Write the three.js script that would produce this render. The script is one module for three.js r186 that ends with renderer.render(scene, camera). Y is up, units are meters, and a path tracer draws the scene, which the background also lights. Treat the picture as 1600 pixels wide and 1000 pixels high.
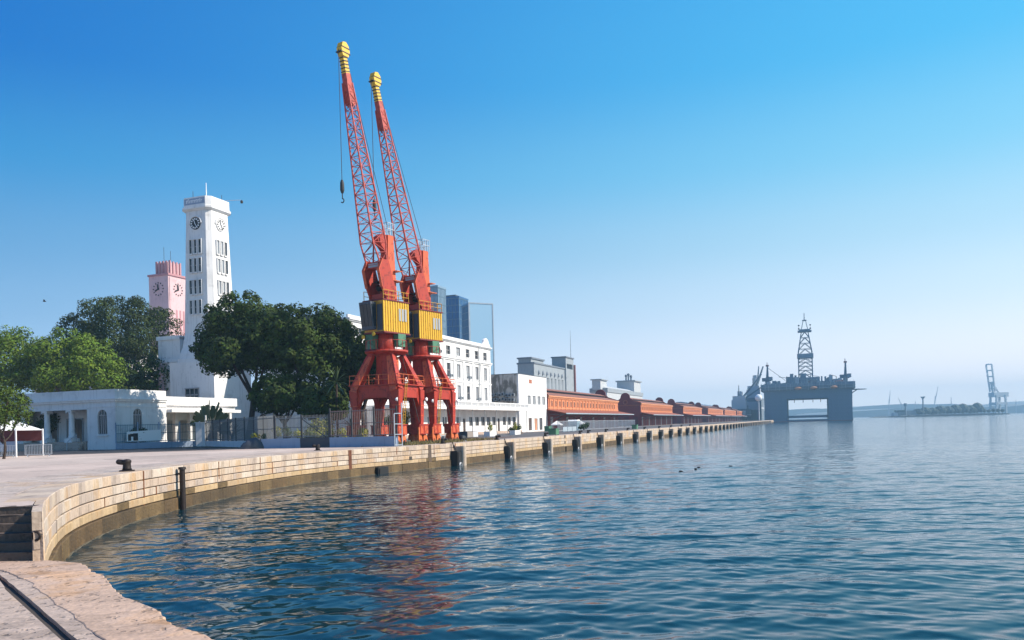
import * as THREE from 'three';
import { mergeGeometries } from 'three/addons/utils/BufferGeometryUtils.js';

// ------------------------------------------------------------------ camera, sky, sun, exposure
const scene = new THREE.Scene();
const camera = new THREE.PerspectiveCamera(43.6, 1.6, 0.1, 20000);
camera.position.set(0, 1.65, 0);                     // eye height above the quay (y = 0)
camera.rotation.z = -0.0267;                         // the photograph leans 1.5 degrees
camera.setViewOffset(1600, 1000, 0, -164.5, 1600, 1000);   // level view, lens shifted up
const SUN = new THREE.Vector3(0.775, 0.60, 0.08).normalize();
const sun = new THREE.DirectionalLight(new THREE.Color(1, 0.92, 0.80), 5);
sun.position.set(SUN.x * 400, SUN.y * 400, SUN.z * 400 - 100);
sun.target.position.set(0, 0, -100);
sun.castShadow = true;
sun.shadow.mapSize.set(4096, 4096);
Object.assign(sun.shadow.camera, { left: -220, right: 220, top: 220, bottom: -220, near: 1, far: 1200 });
scene.add(sun, sun.target);
scene.background = makeSky();
scene.environment = scene.background;
scene.fog = new THREE.FogExp2(new THREE.Color(0.45, 0.76, 1.0), 0.00028);
const renderer = new THREE.WebGLRenderer({ antialias: true });
renderer.toneMapping = THREE.LinearToneMapping;
renderer.toneMappingExposure = 1.5;
renderer.shadowMap.enabled = true;

function makeSky() {
  // clear hazy air: deep blue away from the sun, paler towards it and towards the horizon
  const W = 512, Hh = 256, data = new Float32Array(W * Hh * 4);
  const lin = (c) => c.map((v) => Math.pow(v / 255, 2.2));
  // elevation (degrees) -> colour, seen 120 degrees and 60 degrees away from the sun's azimuth
  const el = [-90, 0, 3, 8, 12, 17, 23, 40, 90];
  const far = [[168, 188, 212], [176, 198, 222], [158, 190, 222], [124, 172, 216], [98, 162, 216], [50, 146, 214], [0, 116, 206], [0, 92, 184], [4, 78, 168]].map(lin);
  const near = [[252, 246, 240], [255, 248, 242], [250, 246, 248], [214, 238, 255], [184, 230, 255], [136, 216, 255], [88, 198, 255], [44, 162, 242], [22, 114, 205]].map(lin);
  const gain = [1.25, 1.42, 1.32, 1.12, 1.02, 1, 0.98, 1, 1];
  for (let i = 0; i < el.length; i++) for (const t of [far, near]) t[i] = t[i].map((v) => v * gain[i] / 1.5);
  const at = (t, e) => { let i = 0; while (i < el.length - 2 && e > el[i + 1]) i++; const k = Math.min(1, Math.max(0, (e - el[i]) / (el[i + 1] - el[i]))); const s = k * k * (3 - 2 * k) * 0.35 + k * 0.65; return t[i].map((v, c) => v + (t[i + 1][c] - v) * s); };
  const sa = Math.atan2(0, 1);
  for (let r = 0; r < Hh; r++) for (let c = 0; c < W; c++) {
    const v = (r + 0.5) / Hh, e = (v - 0.5) * 180, az = ((c + 0.5) / W - 0.5) * 2 * Math.PI;
    const w = Math.min(1, Math.max(0, 0.5 + 0.5 * Math.sin(Math.cos(az - sa) * Math.PI / 2) * 1.25 / 1));
    const a = at(far, e), b = at(near, e);
    for (let k = 0; k < 3; k++) data[(r * W + c) * 4 + k] = (a[k] + (b[k] - a[k]) * w) * (1 + 0.05 * (fbm(c / W, v * 2.6, 6, 4, 41) - 0.5) * (1 - Math.abs(e) / 90));
    data[(r * W + c) * 4 + 3] = 1;
  }
  const t = new THREE.DataTexture(data, W, Hh, THREE.RGBAFormat, THREE.FloatType);
  t.mapping = THREE.EquirectangularReflectionMapping;
  t.magFilter = t.minFilter = THREE.LinearFilter;
  t.wrapS = THREE.RepeatWrapping;
  t.needsUpdate = true;
  return t;
}

// ------------------------------------------------------------------ helpers
let seed = 12345;
function rnd() { seed = (seed * 1664525 + 1013904223) >>> 0; return seed / 4294967296; }
const rr = (a, b) => a + (b - a) * rnd();
const V = (x, y, z) => new THREE.Vector3(x, y, z);
const QA = 1.2120;                                    // turn of everything laid out along the quay
const TX = Math.cos(QA), TZ = -Math.sin(QA), NX = Math.sin(QA), NZ = Math.cos(QA);
const Q = (s, off, y = 0) => V(-3 + TX * s - NX * off, y, -88 + TZ * s - NZ * off);  // s metres along the quay, off metres inland

const names = {};
function numbered(n) { names[n] = (names[n] ?? -1) + 1; return names[n] ? `${n}_${String(names[n]).padStart(3, '0')}` : n; }
function tag(o, label, category, group, kind) {
  if (label) o.userData.label = label;
  if (category) o.userData.category = category;
  if (group) o.userData.group = group;
  if (kind) o.userData.kind = kind;
  return o;
}
function thing(name, label, category, pos = V(0, 0, 0), turn = 0, group) {
  const g = new THREE.Group(); g.name = numbered(name); g.position.copy(pos); g.rotation.y = turn;
  scene.add(g); return tag(g, label, category, group);
}
function strip(g) {
  let q = g.index ? g.toNonIndexed() : g;
  for (const k of Object.keys(q.attributes)) if (!['position', 'normal', 'color'].includes(k)) q.deleteAttribute(k);
  if (!q.attributes.normal) q.computeVertexNormals();
  return q;
}
function boxUV(g) {
  const p = g.attributes.position, n = g.attributes.normal, uv = new Float32Array(p.count * 2);
  for (let i = 0; i < p.count; i += 3) {
    let ax = 0, ay = 0, az = 0;
    for (let k = 0; k < 3 && i + k < p.count; k++) { ax += Math.abs(n.getX(i + k)); ay += Math.abs(n.getY(i + k)); az += Math.abs(n.getZ(i + k)); }
    for (let k = 0; k < 3 && i + k < p.count; k++) {
      const x = p.getX(i + k), y = p.getY(i + k), z = p.getZ(i + k);
      const [u, v] = ay > ax && ay > az ? [x, z] : ax > az ? [z, y] : [x, y];
      uv[(i + k) * 2] = u; uv[(i + k) * 2 + 1] = v;
    }
  }
  g.setAttribute('uv', new THREE.BufferAttribute(uv, 2));
  return g;
}
function geo(list) { const l = (Array.isArray(list) ? list : [list]).map(strip); return boxUV(l.length > 1 ? mergeGeometries(l) : l[0]); }
function mesh(name, g, mat, parent) {
  const m = new THREE.Mesh(g, mat); m.name = name; m.castShadow = m.receiveShadow = true; parent.add(m); return m;
}
const part = (parent, name, list, mat) => mesh(name, geo(list), mat, parent);
function structure(name, list, mat, label) { const m = mesh(numbered(name), geo(list), mat, scene); m.userData.kind = 'structure'; if (label) m.userData.label = label; return m; }
function single(name, label, category, list, mat, pos, turn = 0, group) {
  const m = mesh(numbered(name), geo(list), mat, scene); if (pos) m.position.copy(pos); m.rotation.y = turn; return tag(m, label, category, group);
}
// shapes
const B = (x0, x1, y0, y1, z0, z1) => new THREE.BoxGeometry(x1 - x0, y1 - y0, z1 - z0).translate((x0 + x1) / 2, (y0 + y1) / 2, (z0 + z1) / 2);
function hexa(c) {   // eight corners: 0-3 one end, 4-7 the other, same order round
  const f = [[0, 3, 2, 1], [4, 5, 6, 7], [0, 1, 5, 4], [1, 2, 6, 5], [2, 3, 7, 6], [3, 0, 4, 7]], pos = [];
  for (const q of f) for (const i of [q[0], q[1], q[2], q[0], q[2], q[3]]) pos.push(c[i].x, c[i].y, c[i].z);
  const g = new THREE.BufferGeometry(); g.setAttribute('position', new THREE.Float32BufferAttribute(pos, 3)); g.computeVertexNormals(); return g;
}
function beam(p, q, wa, ha, wb = wa, hb = ha, ref = V(0, 1, 0)) {
  const d = q.clone().sub(p).normalize();
  let r = ref; if (Math.abs(d.dot(r)) > 0.95) r = Math.abs(d.x) > 0.8 ? V(0, 0, 1) : V(1, 0, 0);
  const u = d.clone().cross(r).normalize(), v = u.clone().cross(d).normalize();
  const ring = (o, w, h) => [[-1, -1], [1, -1], [1, 1], [-1, 1]].map(([a, b]) => o.clone().addScaledVector(u, a * w / 2).addScaledVector(v, b * h / 2));
  return hexa([...ring(p, wa, ha), ...ring(q, wb, hb)]);
}
function cyl(p, q, r1, r2 = r1, n = 10, open = false) {
  const d = q.clone().sub(p), L = d.length(), g = new THREE.CylinderGeometry(r2, r1, L, n, 1, open).translate(0, L / 2, 0);
  g.applyQuaternion(new THREE.Quaternion().setFromUnitVectors(V(0, 1, 0), d.normalize())); return g.translate(p.x, p.y, p.z);
}
const lathe = (pts, n = 20) => new THREE.LatheGeometry(pts.map(([r, y]) => new THREE.Vector2(r, y)), n);
function extrude(pts, depth, holes = []) {   // outline in x,y; runs from z = 0 to z = depth
  const s = pts instanceof THREE.Shape ? pts : new THREE.Shape(pts.map(([x, y]) => new THREE.Vector2(x, y)));
  for (const h of holes) s.holes.push(h instanceof THREE.Path ? h : new THREE.Path(h.map(([x, y]) => new THREE.Vector2(x, y))));
  return new THREE.ExtrudeGeometry(s, { depth, bevelEnabled: false, curveSegments: 14 });
}
const rect = (x0, x1, y0, y1) => [[x0, y0], [x1, y0], [x1, y1], [x0, y1]];
function archPts(x0, x1, y0, y1, n = 12) { const r = (x1 - x0) / 2, c = (x0 + x1) / 2, o = [[x0, y0], [x1, y0]]; for (let i = 0; i <= n; i++) { const a = Math.PI * i / n; o.push([c + r * Math.cos(a), y1 - r + r * Math.sin(a)]); } return o; }
const move = (g, x, y, z) => g.translate(x, y, z);
const turnY = (g, a) => g.rotateY(a);

// ------------------------------------------------------------------ textures (what surfaces are made of)
function hash(x, y, s) { let h = (x * 374761393 + y * 668265263 + s * 974634777) | 0; h = Math.imul(h ^ (h >>> 13), 1274126177); return ((h ^ (h >>> 16)) >>> 0) / 4294967296; }
function vnoise(x, y, per, s, per2 = per) {
  const xi = Math.floor(x), yi = Math.floor(y), fx = x - xi, fy = y - yi, m = (a) => ((a % per) + per) % per, w = (a) => ((a % per2) + per2) % per2;
  const u = fx * fx * (3 - 2 * fx), v = fy * fy * (3 - 2 * fy);
  const a = hash(m(xi), w(yi), s), b = hash(m(xi + 1), w(yi), s), c = hash(m(xi), w(yi + 1), s), d = hash(m(xi + 1), w(yi + 1), s);
  return a + (b - a) * u + (c - a) * v + (a - b - c + d) * u * v;
}
function fbm(u, v, base, oct, s) { let t = 0, a = 0.5, n = 0, p = base; for (let i = 0; i < oct; i++) { t += a * vnoise(u * p, v * p, p, s + i); n += a; a *= 0.55; p *= 2; } return t / n; }
function tex(size, fn, metres, srgb = false) {
  const d = new Uint8Array(size * size * 4);
  for (let y = 0; y < size; y++) for (let x = 0; x < size; x++) {
    const c = fn(x / size, y / size), i = (y * size + x) * 4;
    for (let k = 0; k < 3; k++) d[i + k] = Math.max(0, Math.min(255, (Array.isArray(c) ? c[k] : c) * 255));
    d[i + 3] = 255;
  }
  const t = new THREE.DataTexture(d, size, size); t.wrapS = t.wrapT = THREE.RepeatWrapping; t.magFilter = THREE.LinearFilter; t.minFilter = THREE.LinearMipmapLinearFilter; t.generateMipmaps = true;
  t.repeat.set(1 / metres, 1 / metres); if (srgb) t.colorSpace = THREE.SRGBColorSpace; t.needsUpdate = true; return t;
}
const smooth = (a, b, x) => { const t = Math.min(1, Math.max(0, (x - a) / (b - a))); return t * t * (3 - 2 * t); };
const mottled = tex(512, (u, v) => { const f = fbm(u, v, 4, 6, 1), g = fbm(u, v, 48, 3, 9); return 0.72 + 0.34 * (f - 0.5) + 0.16 * (g - 0.5) + 0.14; }, 5);
const fineBump = tex(512, (u, v) => fbm(u, v, 32, 4, 40), 2, false);
const plasterMap = tex(1024, (u, v) => { const f = fbm(u, v, 3, 6, 3), st = fbm(u, v * 0.08, 48, 4, 17), d = fbm(u, v, 14, 5, 19); const g = 0.97 - 0.16 * smooth(0.5, 0.8, f) - 0.14 * smooth(0.56, 0.82, st) - 0.12 * smooth(0.62, 0.78, d); return [g, g * 0.985, g * 0.96]; }, 11);
const weatherMap = tex(512, (u, v) => { const f = fbm(u, v, 5, 6, 21), s = fbm(u, v * 0.1, 30, 3, 23); const k = smooth(0.42, 0.6, f * 0.6 + s * 0.4); return [0.85 - 0.55 * k, 0.80 - 0.52 * k, 0.75 - 0.50 * k]; }, 9);
const stoneMap = tex(1024, (u, v) => { const f = fbm(u, v, 3, 5, 31), g = fbm(u, v, 60, 3, 33), ck = fbm(u, v * 0.10, 60, 3, 37), r = smooth(0.56, 0.75, fbm(u, v * 0.4, 6, 4, 35)), d = smooth(0.60, 0.74, fbm(u, v * 0.3, 9, 5, 39)); const a = 0.84 + 0.30 * (f - 0.5) + 0.26 * (g - 0.5) + 0.36 * (ck - 0.5) - 0.22 * d; return [a + 0.03, a - 0.09 * r, a - 0.22 * r]; }, 4.6);
const tideMap = tex(512, (u, v) => { const f = fbm(u, v, 4, 6, 51), g = fbm(u, v, 50, 3, 53); const a = 0.55 + 0.8 * (f - 0.5) + 0.4 * (g - 0.5); return [a, a * 0.92, a * 0.72]; }, 2.5);
const concreteMap = tex(1024, (u, v) => {
  const f = fbm(u, v, 3, 6, 61), g = fbm(u, v, 120, 3, 63), p = smooth(0.55, 0.6, fbm(u, v, 5, 3, 67)), cr = Math.abs(fbm(u, v, 6, 4, 71) - 0.5), crack = cr < 0.0035 ? 0.16 : 0;
  const oil = smooth(0.63, 0.70, fbm(u, v, 11, 5, 73)), a = 0.82 + 0.36 * (f - 0.5) + 0.26 * (g - 0.5) - 0.09 * p - crack - 0.16 * oil; return [a, a * 0.985, a * 0.97];
}, 26);
const strata = (u, v) => 0.45 * vnoise(u * 4, v * 22, 4, 97, 22) + 0.33 * vnoise(u * 11, v * 64, 11, 98, 64) + 0.22 * vnoise(u * 30, v * 150, 30, 99, 150);
const slabMap = tex(1024, (u, v) => {
  const f = fbm(u, v, 2, 6, 81), g = fbm(u, v, 90, 3, 83), r = smooth(0.50, 0.68, fbm(u, v, 4, 5, 87)), d = smooth(0.56, 0.70, fbm(u, v, 7, 5, 89)), pit = smooth(0.66, 0.74, fbm(u, v, 34, 3, 95)), st = strata(u, v);
  const a = 0.86 + 0.34 * (f - 0.5) + 0.28 * (g - 0.5) + 0.30 * (st - 0.5) - 0.20 * d - 0.30 * pit; return [a, a - 0.09 * r, a - 0.22 * r];
}, 4.5);
const slabBump = tex(1024, (u, v) => 0.40 * fbm(u, v, 3, 6, 141) + 0.30 * strata(u, v) + 0.30 * fbm(u, v, 40, 3, 143) - 0.25 * smooth(0.66, 0.74, fbm(u, v, 34, 3, 95)), 4.5, false);
const asphaltMap = tex(512, (u, v) => { const f = fbm(u, v, 4, 5, 101), g = fbm(u, v, 80, 2, 103); return 0.75 + 0.5 * (f - 0.5) + 0.3 * (g - 0.5); }, 12);
const paintMap = tex(512, (u, v) => { const f = fbm(u, v, 4, 5, 111), s = smooth(0.52, 0.80, fbm(u, v * 0.12, 40, 4, 113)), ch = smooth(0.60, 0.68, fbm(u, v, 10, 5, 117)), fade = smooth(0.45, 0.7, fbm(u, v, 3, 4, 119)); const a = 0.96 + 0.22 * (f - 0.5) - 0.30 * s; return [a - 0.34 * ch, a * (1 - 0.5 * ch) + 0.10 * fade, a * (1 - 0.5 * ch) + 0.10 * fade]; }, 3);
const rustMap = tex(256, (u, v) => { const f = fbm(u, v, 6, 5, 121); return [0.6 + 0.5 * (f - 0.5), 0.5 + 0.5 * (f - 0.5), 0.45 + 0.5 * (f - 0.5)]; }, 1.2);
const tileMap = tex(512, (u, v) => { const f = fbm(u, v, 6, 5, 131), g = fbm(u, v, 40, 2, 133); return 0.78 + 0.5 * (f - 0.5) + 0.3 * (g - 0.5); }, 6);

const M = {};
function mat(name, r, g, b, opt = {}) { const m = new THREE.MeshStandardMaterial({ roughness: 0.85, ...opt }); m.color.setRGB(r, g, b); m.name = name; return (M[name] = m); }
mat('plaster', 0.70, 0.69, 0.69, { map: plasterMap });
mat('plasterTrim', 0.74, 0.73, 0.73, { map: plasterMap });
mat('weathered', 0.62, 0.58, 0.54, { map: weatherMap });
mat('pink', 0.60, 0.41, 0.43, { map: plasterMap });
mat('pinkTrim', 0.42, 0.21, 0.23, { map: plasterMap });
mat('dark', 0.012, 0.012, 0.014, { roughness: 0.7 });
mat('darkWood', 0.085, 0.055, 0.038, { map: rustMap });
mat('glass', 0.02, 0.028, 0.035, { roughness: 0.08 });
mat('windowFrame', 0.34, 0.31, 0.30);
mat('windowGrey', 0.30, 0.32, 0.34);
mat('concrete', 0.57, 0.45, 0.385, { map: concreteMap, bumpMap: fineBump, bumpScale: 0.004, roughness: 0.95 });
mat('concretePale', 0.62, 0.50, 0.43, { map: concreteMap, bumpMap: fineBump, bumpScale: 0.004, roughness: 0.95 });
M.paving = [[0.50, 0.40, 0.34], [0.46, 0.365, 0.31], [0.53, 0.43, 0.365]].map((c, i) => mat('paving' + i, ...c, { map: slabMap, roughness: 0.95 }));
mat('asphalt', 0.040, 0.039, 0.041, { map: asphaltMap, roughness: 0.95 });  // road surface, darkened beyond plain asphalt to paint in the tree shade
mat('apron', 0.13, 0.115, 0.115, { map: asphaltMap, roughness: 0.95 });
mat('garden', 0.07, 0.075, 0.035, { map: mottled });
mat('slab', 0.52, 0.350, 0.255, { map: slabMap, bumpMap: slabBump, bumpScale: 0.06, roughness: 0.95 });
mat('slabB', 0.55, 0.375, 0.275, { map: slabMap, bumpMap: slabBump, bumpScale: 0.06, roughness: 0.95 });
mat('slabGrey', 0.48, 0.360, 0.29, { map: slabMap, bumpMap: slabBump, bumpScale: 0.06, roughness: 0.95 });
mat('mortar', 0.30, 0.25, 0.215, { map: mottled });
mat('joint', 0.055, 0.042, 0.032);
mat('stepStone', 0.115, 0.082, 0.062, { map: slabMap, bumpMap: fineBump, bumpScale: 0.01 });
M.stones = [[0.53, 0.43, 0.33], [0.50, 0.39, 0.295], [0.56, 0.47, 0.375], [0.45, 0.365, 0.295], [0.54, 0.41, 0.29]].map((c, i) => mat('stone' + i, ...c, { map: stoneMap, bumpMap: fineBump, bumpScale: 0.01, roughness: 0.92 }));
M.lowStones = [[0.50, 0.36, 0.20], [0.46, 0.33, 0.19], [0.53, 0.39, 0.235]].map((c, i) => mat('lowStone' + i, ...c, { map: stoneMap, bumpMap: fineBump, bumpScale: 0.01, roughness: 0.9 }));
mat('tide', 0.16, 0.105, 0.055, { map: tideMap, bumpMap: fineBump, bumpScale: 0.02, roughness: 0.75 });
M.tides = [[0.17, 0.11, 0.055], [0.13, 0.09, 0.05], [0.22, 0.15, 0.075]].map((c, i) => mat('tideStone' + i, ...c, { map: tideMap, bumpMap: fineBump, bumpScale: 0.03, roughness: 0.75 }));
mat('shell', 0.15, 0.13, 0.10, { map: tideMap, bumpMap: fineBump, bumpScale: 0.03 });
mat('iron', 0.035, 0.026, 0.024, { map: rustMap, roughness: 0.6, metalness: 0.3 });
mat('rust', 0.20, 0.075, 0.03, { map: rustMap });
mat('rubber', 0.010, 0.010, 0.011, { roughness: 0.8 });
mat('red', 0.40, 0.030, 0.010, { map: paintMap, roughness: 0.55 });
mat('redLight', 0.60, 0.095, 0.026, { map: paintMap, roughness: 0.55 });
mat('orange', 0.64, 0.14, 0.035, { map: paintMap, roughness: 0.55 });
mat('jibRed', 0.44, 0.055, 0.035, { map: paintMap, roughness: 0.55 });
mat('yellow', 0.50, 0.25, 0.012, { map: paintMap, roughness: 0.5 });
mat('yellowBright', 0.64, 0.38, 0.015, { roughness: 0.5 });
mat('black', 0.014, 0.014, 0.014, { roughness: 0.6 });
mat('greenPaint', 0.07, 0.20, 0.115, { map: paintMap, roughness: 0.6 });
mat('steelGrey', 0.33, 0.34, 0.36, { roughness: 0.5, metalness: 0.5 });
mat('cable', 0.05, 0.055, 0.065, { roughness: 0.5, metalness: 0.4 });
mat('fenceBlue', 0.085, 0.15, 0.19, { roughness: 0.6 });
mat('fenceGrey', 0.16, 0.17, 0.18, { roughness: 0.6 });
mat('fenceDark', 0.035, 0.036, 0.04, { roughness: 0.6 });
mat('fenceRust', 0.21, 0.15, 0.14, { roughness: 0.7 });
mat('wallBlue', 0.27, 0.34, 0.46, { map: plasterMap });
mat('gateDark', 0.045, 0.052, 0.065, { roughness: 0.6 });
mat('galv', 0.50, 0.52, 0.55, { roughness: 0.45, metalness: 0.6 });
mat('canvas', 0.80, 0.78, 0.75);
mat('terracotta', 0.33, 0.090, 0.045, { map: tileMap });
mat('roofTile', 0.30, 0.125, 0.085, { map: tileMap });
mat('orangeWall', 0.58, 0.20, 0.085, { map: plasterMap });
mat('orangeTrim', 0.64, 0.28, 0.14, { map: plasterMap });
mat('maroon', 0.17, 0.028, 0.034, { map: plasterMap });
mat('maroonDark', 0.10, 0.022, 0.028);
mat('steelDark', 0.06, 0.07, 0.09, { roughness: 0.6 });
mat('whitePaint', 0.78, 0.78, 0.78);
mat('glassTower', 0.05, 0.16, 0.30, { roughness: 0.12, metalness: 0.2 });
mat('glassTower2', 0.025, 0.11, 0.26, { roughness: 0.10, metalness: 0.2 });
mat('glassPale', 0.26, 0.42, 0.55, { roughness: 0.25, metalness: 0.1 });
mat('glassGrey', 0.17, 0.25, 0.33, { roughness: 0.25 });
mat('mullion', 0.09, 0.16, 0.22, { roughness: 0.5 });
mat('silo', 0.27, 0.30, 0.33, { map: plasterMap });
mat('siloPale', 0.45, 0.47, 0.49, { map: plasterMap });
mat('siloDark', 0.14, 0.16, 0.19);
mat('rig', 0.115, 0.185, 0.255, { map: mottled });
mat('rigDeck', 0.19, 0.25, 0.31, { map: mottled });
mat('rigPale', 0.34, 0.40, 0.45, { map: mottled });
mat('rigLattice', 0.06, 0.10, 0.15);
mat('boot', 0.20, 0.07, 0.06);
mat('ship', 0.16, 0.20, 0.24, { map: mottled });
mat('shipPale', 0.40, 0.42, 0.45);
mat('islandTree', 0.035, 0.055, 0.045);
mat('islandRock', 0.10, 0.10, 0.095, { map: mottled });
mat('hill', 0.20, 0.22, 0.22);  // colour paled so the far shore looks more faded by haze
mat('bark', 0.075, 0.058, 0.045, { map: rustMap });
mat('leafBright', 0.066, 0.110, 0.006, { side: THREE.DoubleSide, vertexColors: true, roughness: 1 });
mat('leafDark', 0.026, 0.042, 0.006, { side: THREE.DoubleSide, vertexColors: true, roughness: 1 });
mat('leafMid', 0.030, 0.053, 0.005, { side: THREE.DoubleSide, vertexColors: true, roughness: 1 });
mat('leafYellow', 0.20, 0.20, 0.02, { side: THREE.DoubleSide, vertexColors: true, roughness: 1 });
mat('palmLeaf', 0.045, 0.075, 0.025, { side: THREE.DoubleSide, roughness: 0.6 });
mat('yuccaLeaf', 0.08, 0.12, 0.045, { side: THREE.DoubleSide, roughness: 0.6 });
mat('dryGrass', 0.16, 0.13, 0.045, { side: THREE.DoubleSide });
mat('brick', 0.42, 0.14, 0.07, { map: tileMap });
mat('toiletBlue', 0.28, 0.46, 0.55);
mat('terracottaPot', 0.40, 0.16, 0.09);
mat('stain', 0.30, 0.13, 0.045, { map: rustMap });

// ------------------------------------------------------------------ the quay edge
const WATER = -2.25, LAND = -1.10;
const edgePts = [[-10.6, 18.0], [-11.75, 20.0], [-13.2, 22.8], [-14.75, 26.2], [-15.95, 29.8], [-16.75, 33.4], [-17.25, 37.5], [-17.42, 42], [-17.25, 47], [-16.85, 52], [-15.95, 57.5], [-14.55, 62.5], [-12.7, 67], [-10.5, 71.3], [-8.1, 75.6], [-6.0, 80.0]];
const farEnd = Q(700, 0); edgePts.push([Q(30, 0).x, -Q(30, 0).z], [Q(80, 0).x, -Q(80, 0).z], [Q(160, 0).x, -Q(160, 0).z], [Q(350, 0).x, -Q(350, 0).z], [farEnd.x, -farEnd.z]);
const curve = new THREE.CatmullRomCurve3(edgePts.slice(0, 17).map(([x, d]) => V(x, 0, -d)), false, 'centripetal');
const nearEdge = curve.getSpacedPoints(90);           // to s = 30 on the straight quay
const normals2 = nearEdge.map((p, i) => { const a = nearEdge[Math.max(0, i - 1)], b = nearEdge[Math.min(nearEdge.length - 1, i + 1)], t = b.clone().sub(a).normalize(); return V(-t.z, 0, t.x); });   // towards the water
const inset = (i, k) => nearEdge[i].clone().addScaledVector(normals2[i], -k);

// ground: one sheet of land
{
  const COPE = 0.95, pts = [];
  pts.push(V(-11.68, 0, -19.4)); for (let i = 2; i < nearEdge.length; i++) pts.push(inset(i, i < 4 ? 0.24 : COPE));
  for (const s of [80, 200, 400, 700]) pts.push(Q(s, COPE));
  pts.push(Q(700, 62), Q(960, 62), V(330, 0, -1300), V(330, 0, -3500), V(-3500, 0, -3500), V(-3500, 0, 30), V(-30, 0, 30), V(-30, 0, -19.4));
  const sh = new THREE.Shape(pts.map((p) => new THREE.Vector2(p.x, -p.z)));
  const g = new THREE.ShapeGeometry(sh).rotateX(-Math.PI / 2).translate(0, -0.004, 0);
  structure('quay_pavement', g, M.concrete, 'pale concrete quay pavement');
}
{
  const pave = scene.getObjectByName('quay_pavement');
  for (let i = 5; i + 1 < 70; i++) for (const [k0, k1] of [[1.0, 2.05], [2.08, 3.3]]) {
    const a = inset(i, k0), b = inset(i + 1, k0), c = inset(i + 1, k1), d = inset(i, k1), t = b.clone().sub(a).normalize().multiplyScalar(0.012), h = rr(0.0, 0.008);
    const lo = [a.clone().add(t), b.clone().sub(t), c.clone().sub(t), d.clone().add(t)];
    part(pave, 'paving_stone', hexa([...lo.map((v) => V(v.x, -0.1, v.z)), ...lo.map((v) => V(v.x, h, v.z))]), M.paving[Math.floor(rnd() * 3)]);
  }
  const pts = []; for (let k = 0; k <= 30; k++) { const a = -1.9 + k * 0.075; pts.push(new THREE.Vector2(-40 + 21 * Math.cos(a), 66 + 24 * Math.sin(a) * 0.9)); } pts.push(new THREE.Vector2(-60, 74), new THREE.Vector2(-60, 44));
  structure('pavement_patch', new THREE.ShapeGeometry(new THREE.Shape(pts)).rotateX(-Math.PI / 2).translate(0, 0.0005, 0), M.concretePale, 'newer paler concrete area of the quay pavement');
}
// road in front of the garden and pavilion, its asphalt darkened for tree shade, apron along the straight quay, garden soil
{
  const flat = (pts, y) => new THREE.ShapeGeometry(new THREE.Shape(pts.map((p) => new THREE.Vector2(p.x, -p.z)))).rotateX(-Math.PI / 2).translate(0, y, 0);
  structure('road', flat([V(-140, 0, -66), V(-47, 0, -75), V(-24.6, 0, -80.5), V(-27, 0, -84.5), V(-39, 0, -102.5), V(-140, 0, -121)], 0.004), M.asphalt, 'asphalt road before the white pavilion, darkened to stand for tree shade');
  structure('pavement', [hexa([V(-110, 0, -114), V(-39.3, 0, -103.6), V(-39.3, 0, -106.5), V(-110, 0, -126), V(-110, 0.13, -114), V(-39.3, 0.13, -103.6), V(-39.3, 0.13, -106.5), V(-110, 0.13, -126)])], M.slabGrey, 'raised pavement below the garden wall');
  structure('apron', flat([Q(-2, 2.6), Q(700, 2.6), Q(700, 26), Q(10, 26), Q(-2, 22)], 0.006), M.apron, 'dark asphalt apron along the straight quay');
  structure('garden_soil', flat([V(-24, 0, -79.9), V(-10.6, 0, -75.2), Q(-3, 3), Q(12, 14), Q(24, 30), Q(24, 60), V(-60, 0, -125), V(-53, 0, -110)], 0.009), M.garden, 'dark soil of the garden');
}

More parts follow.
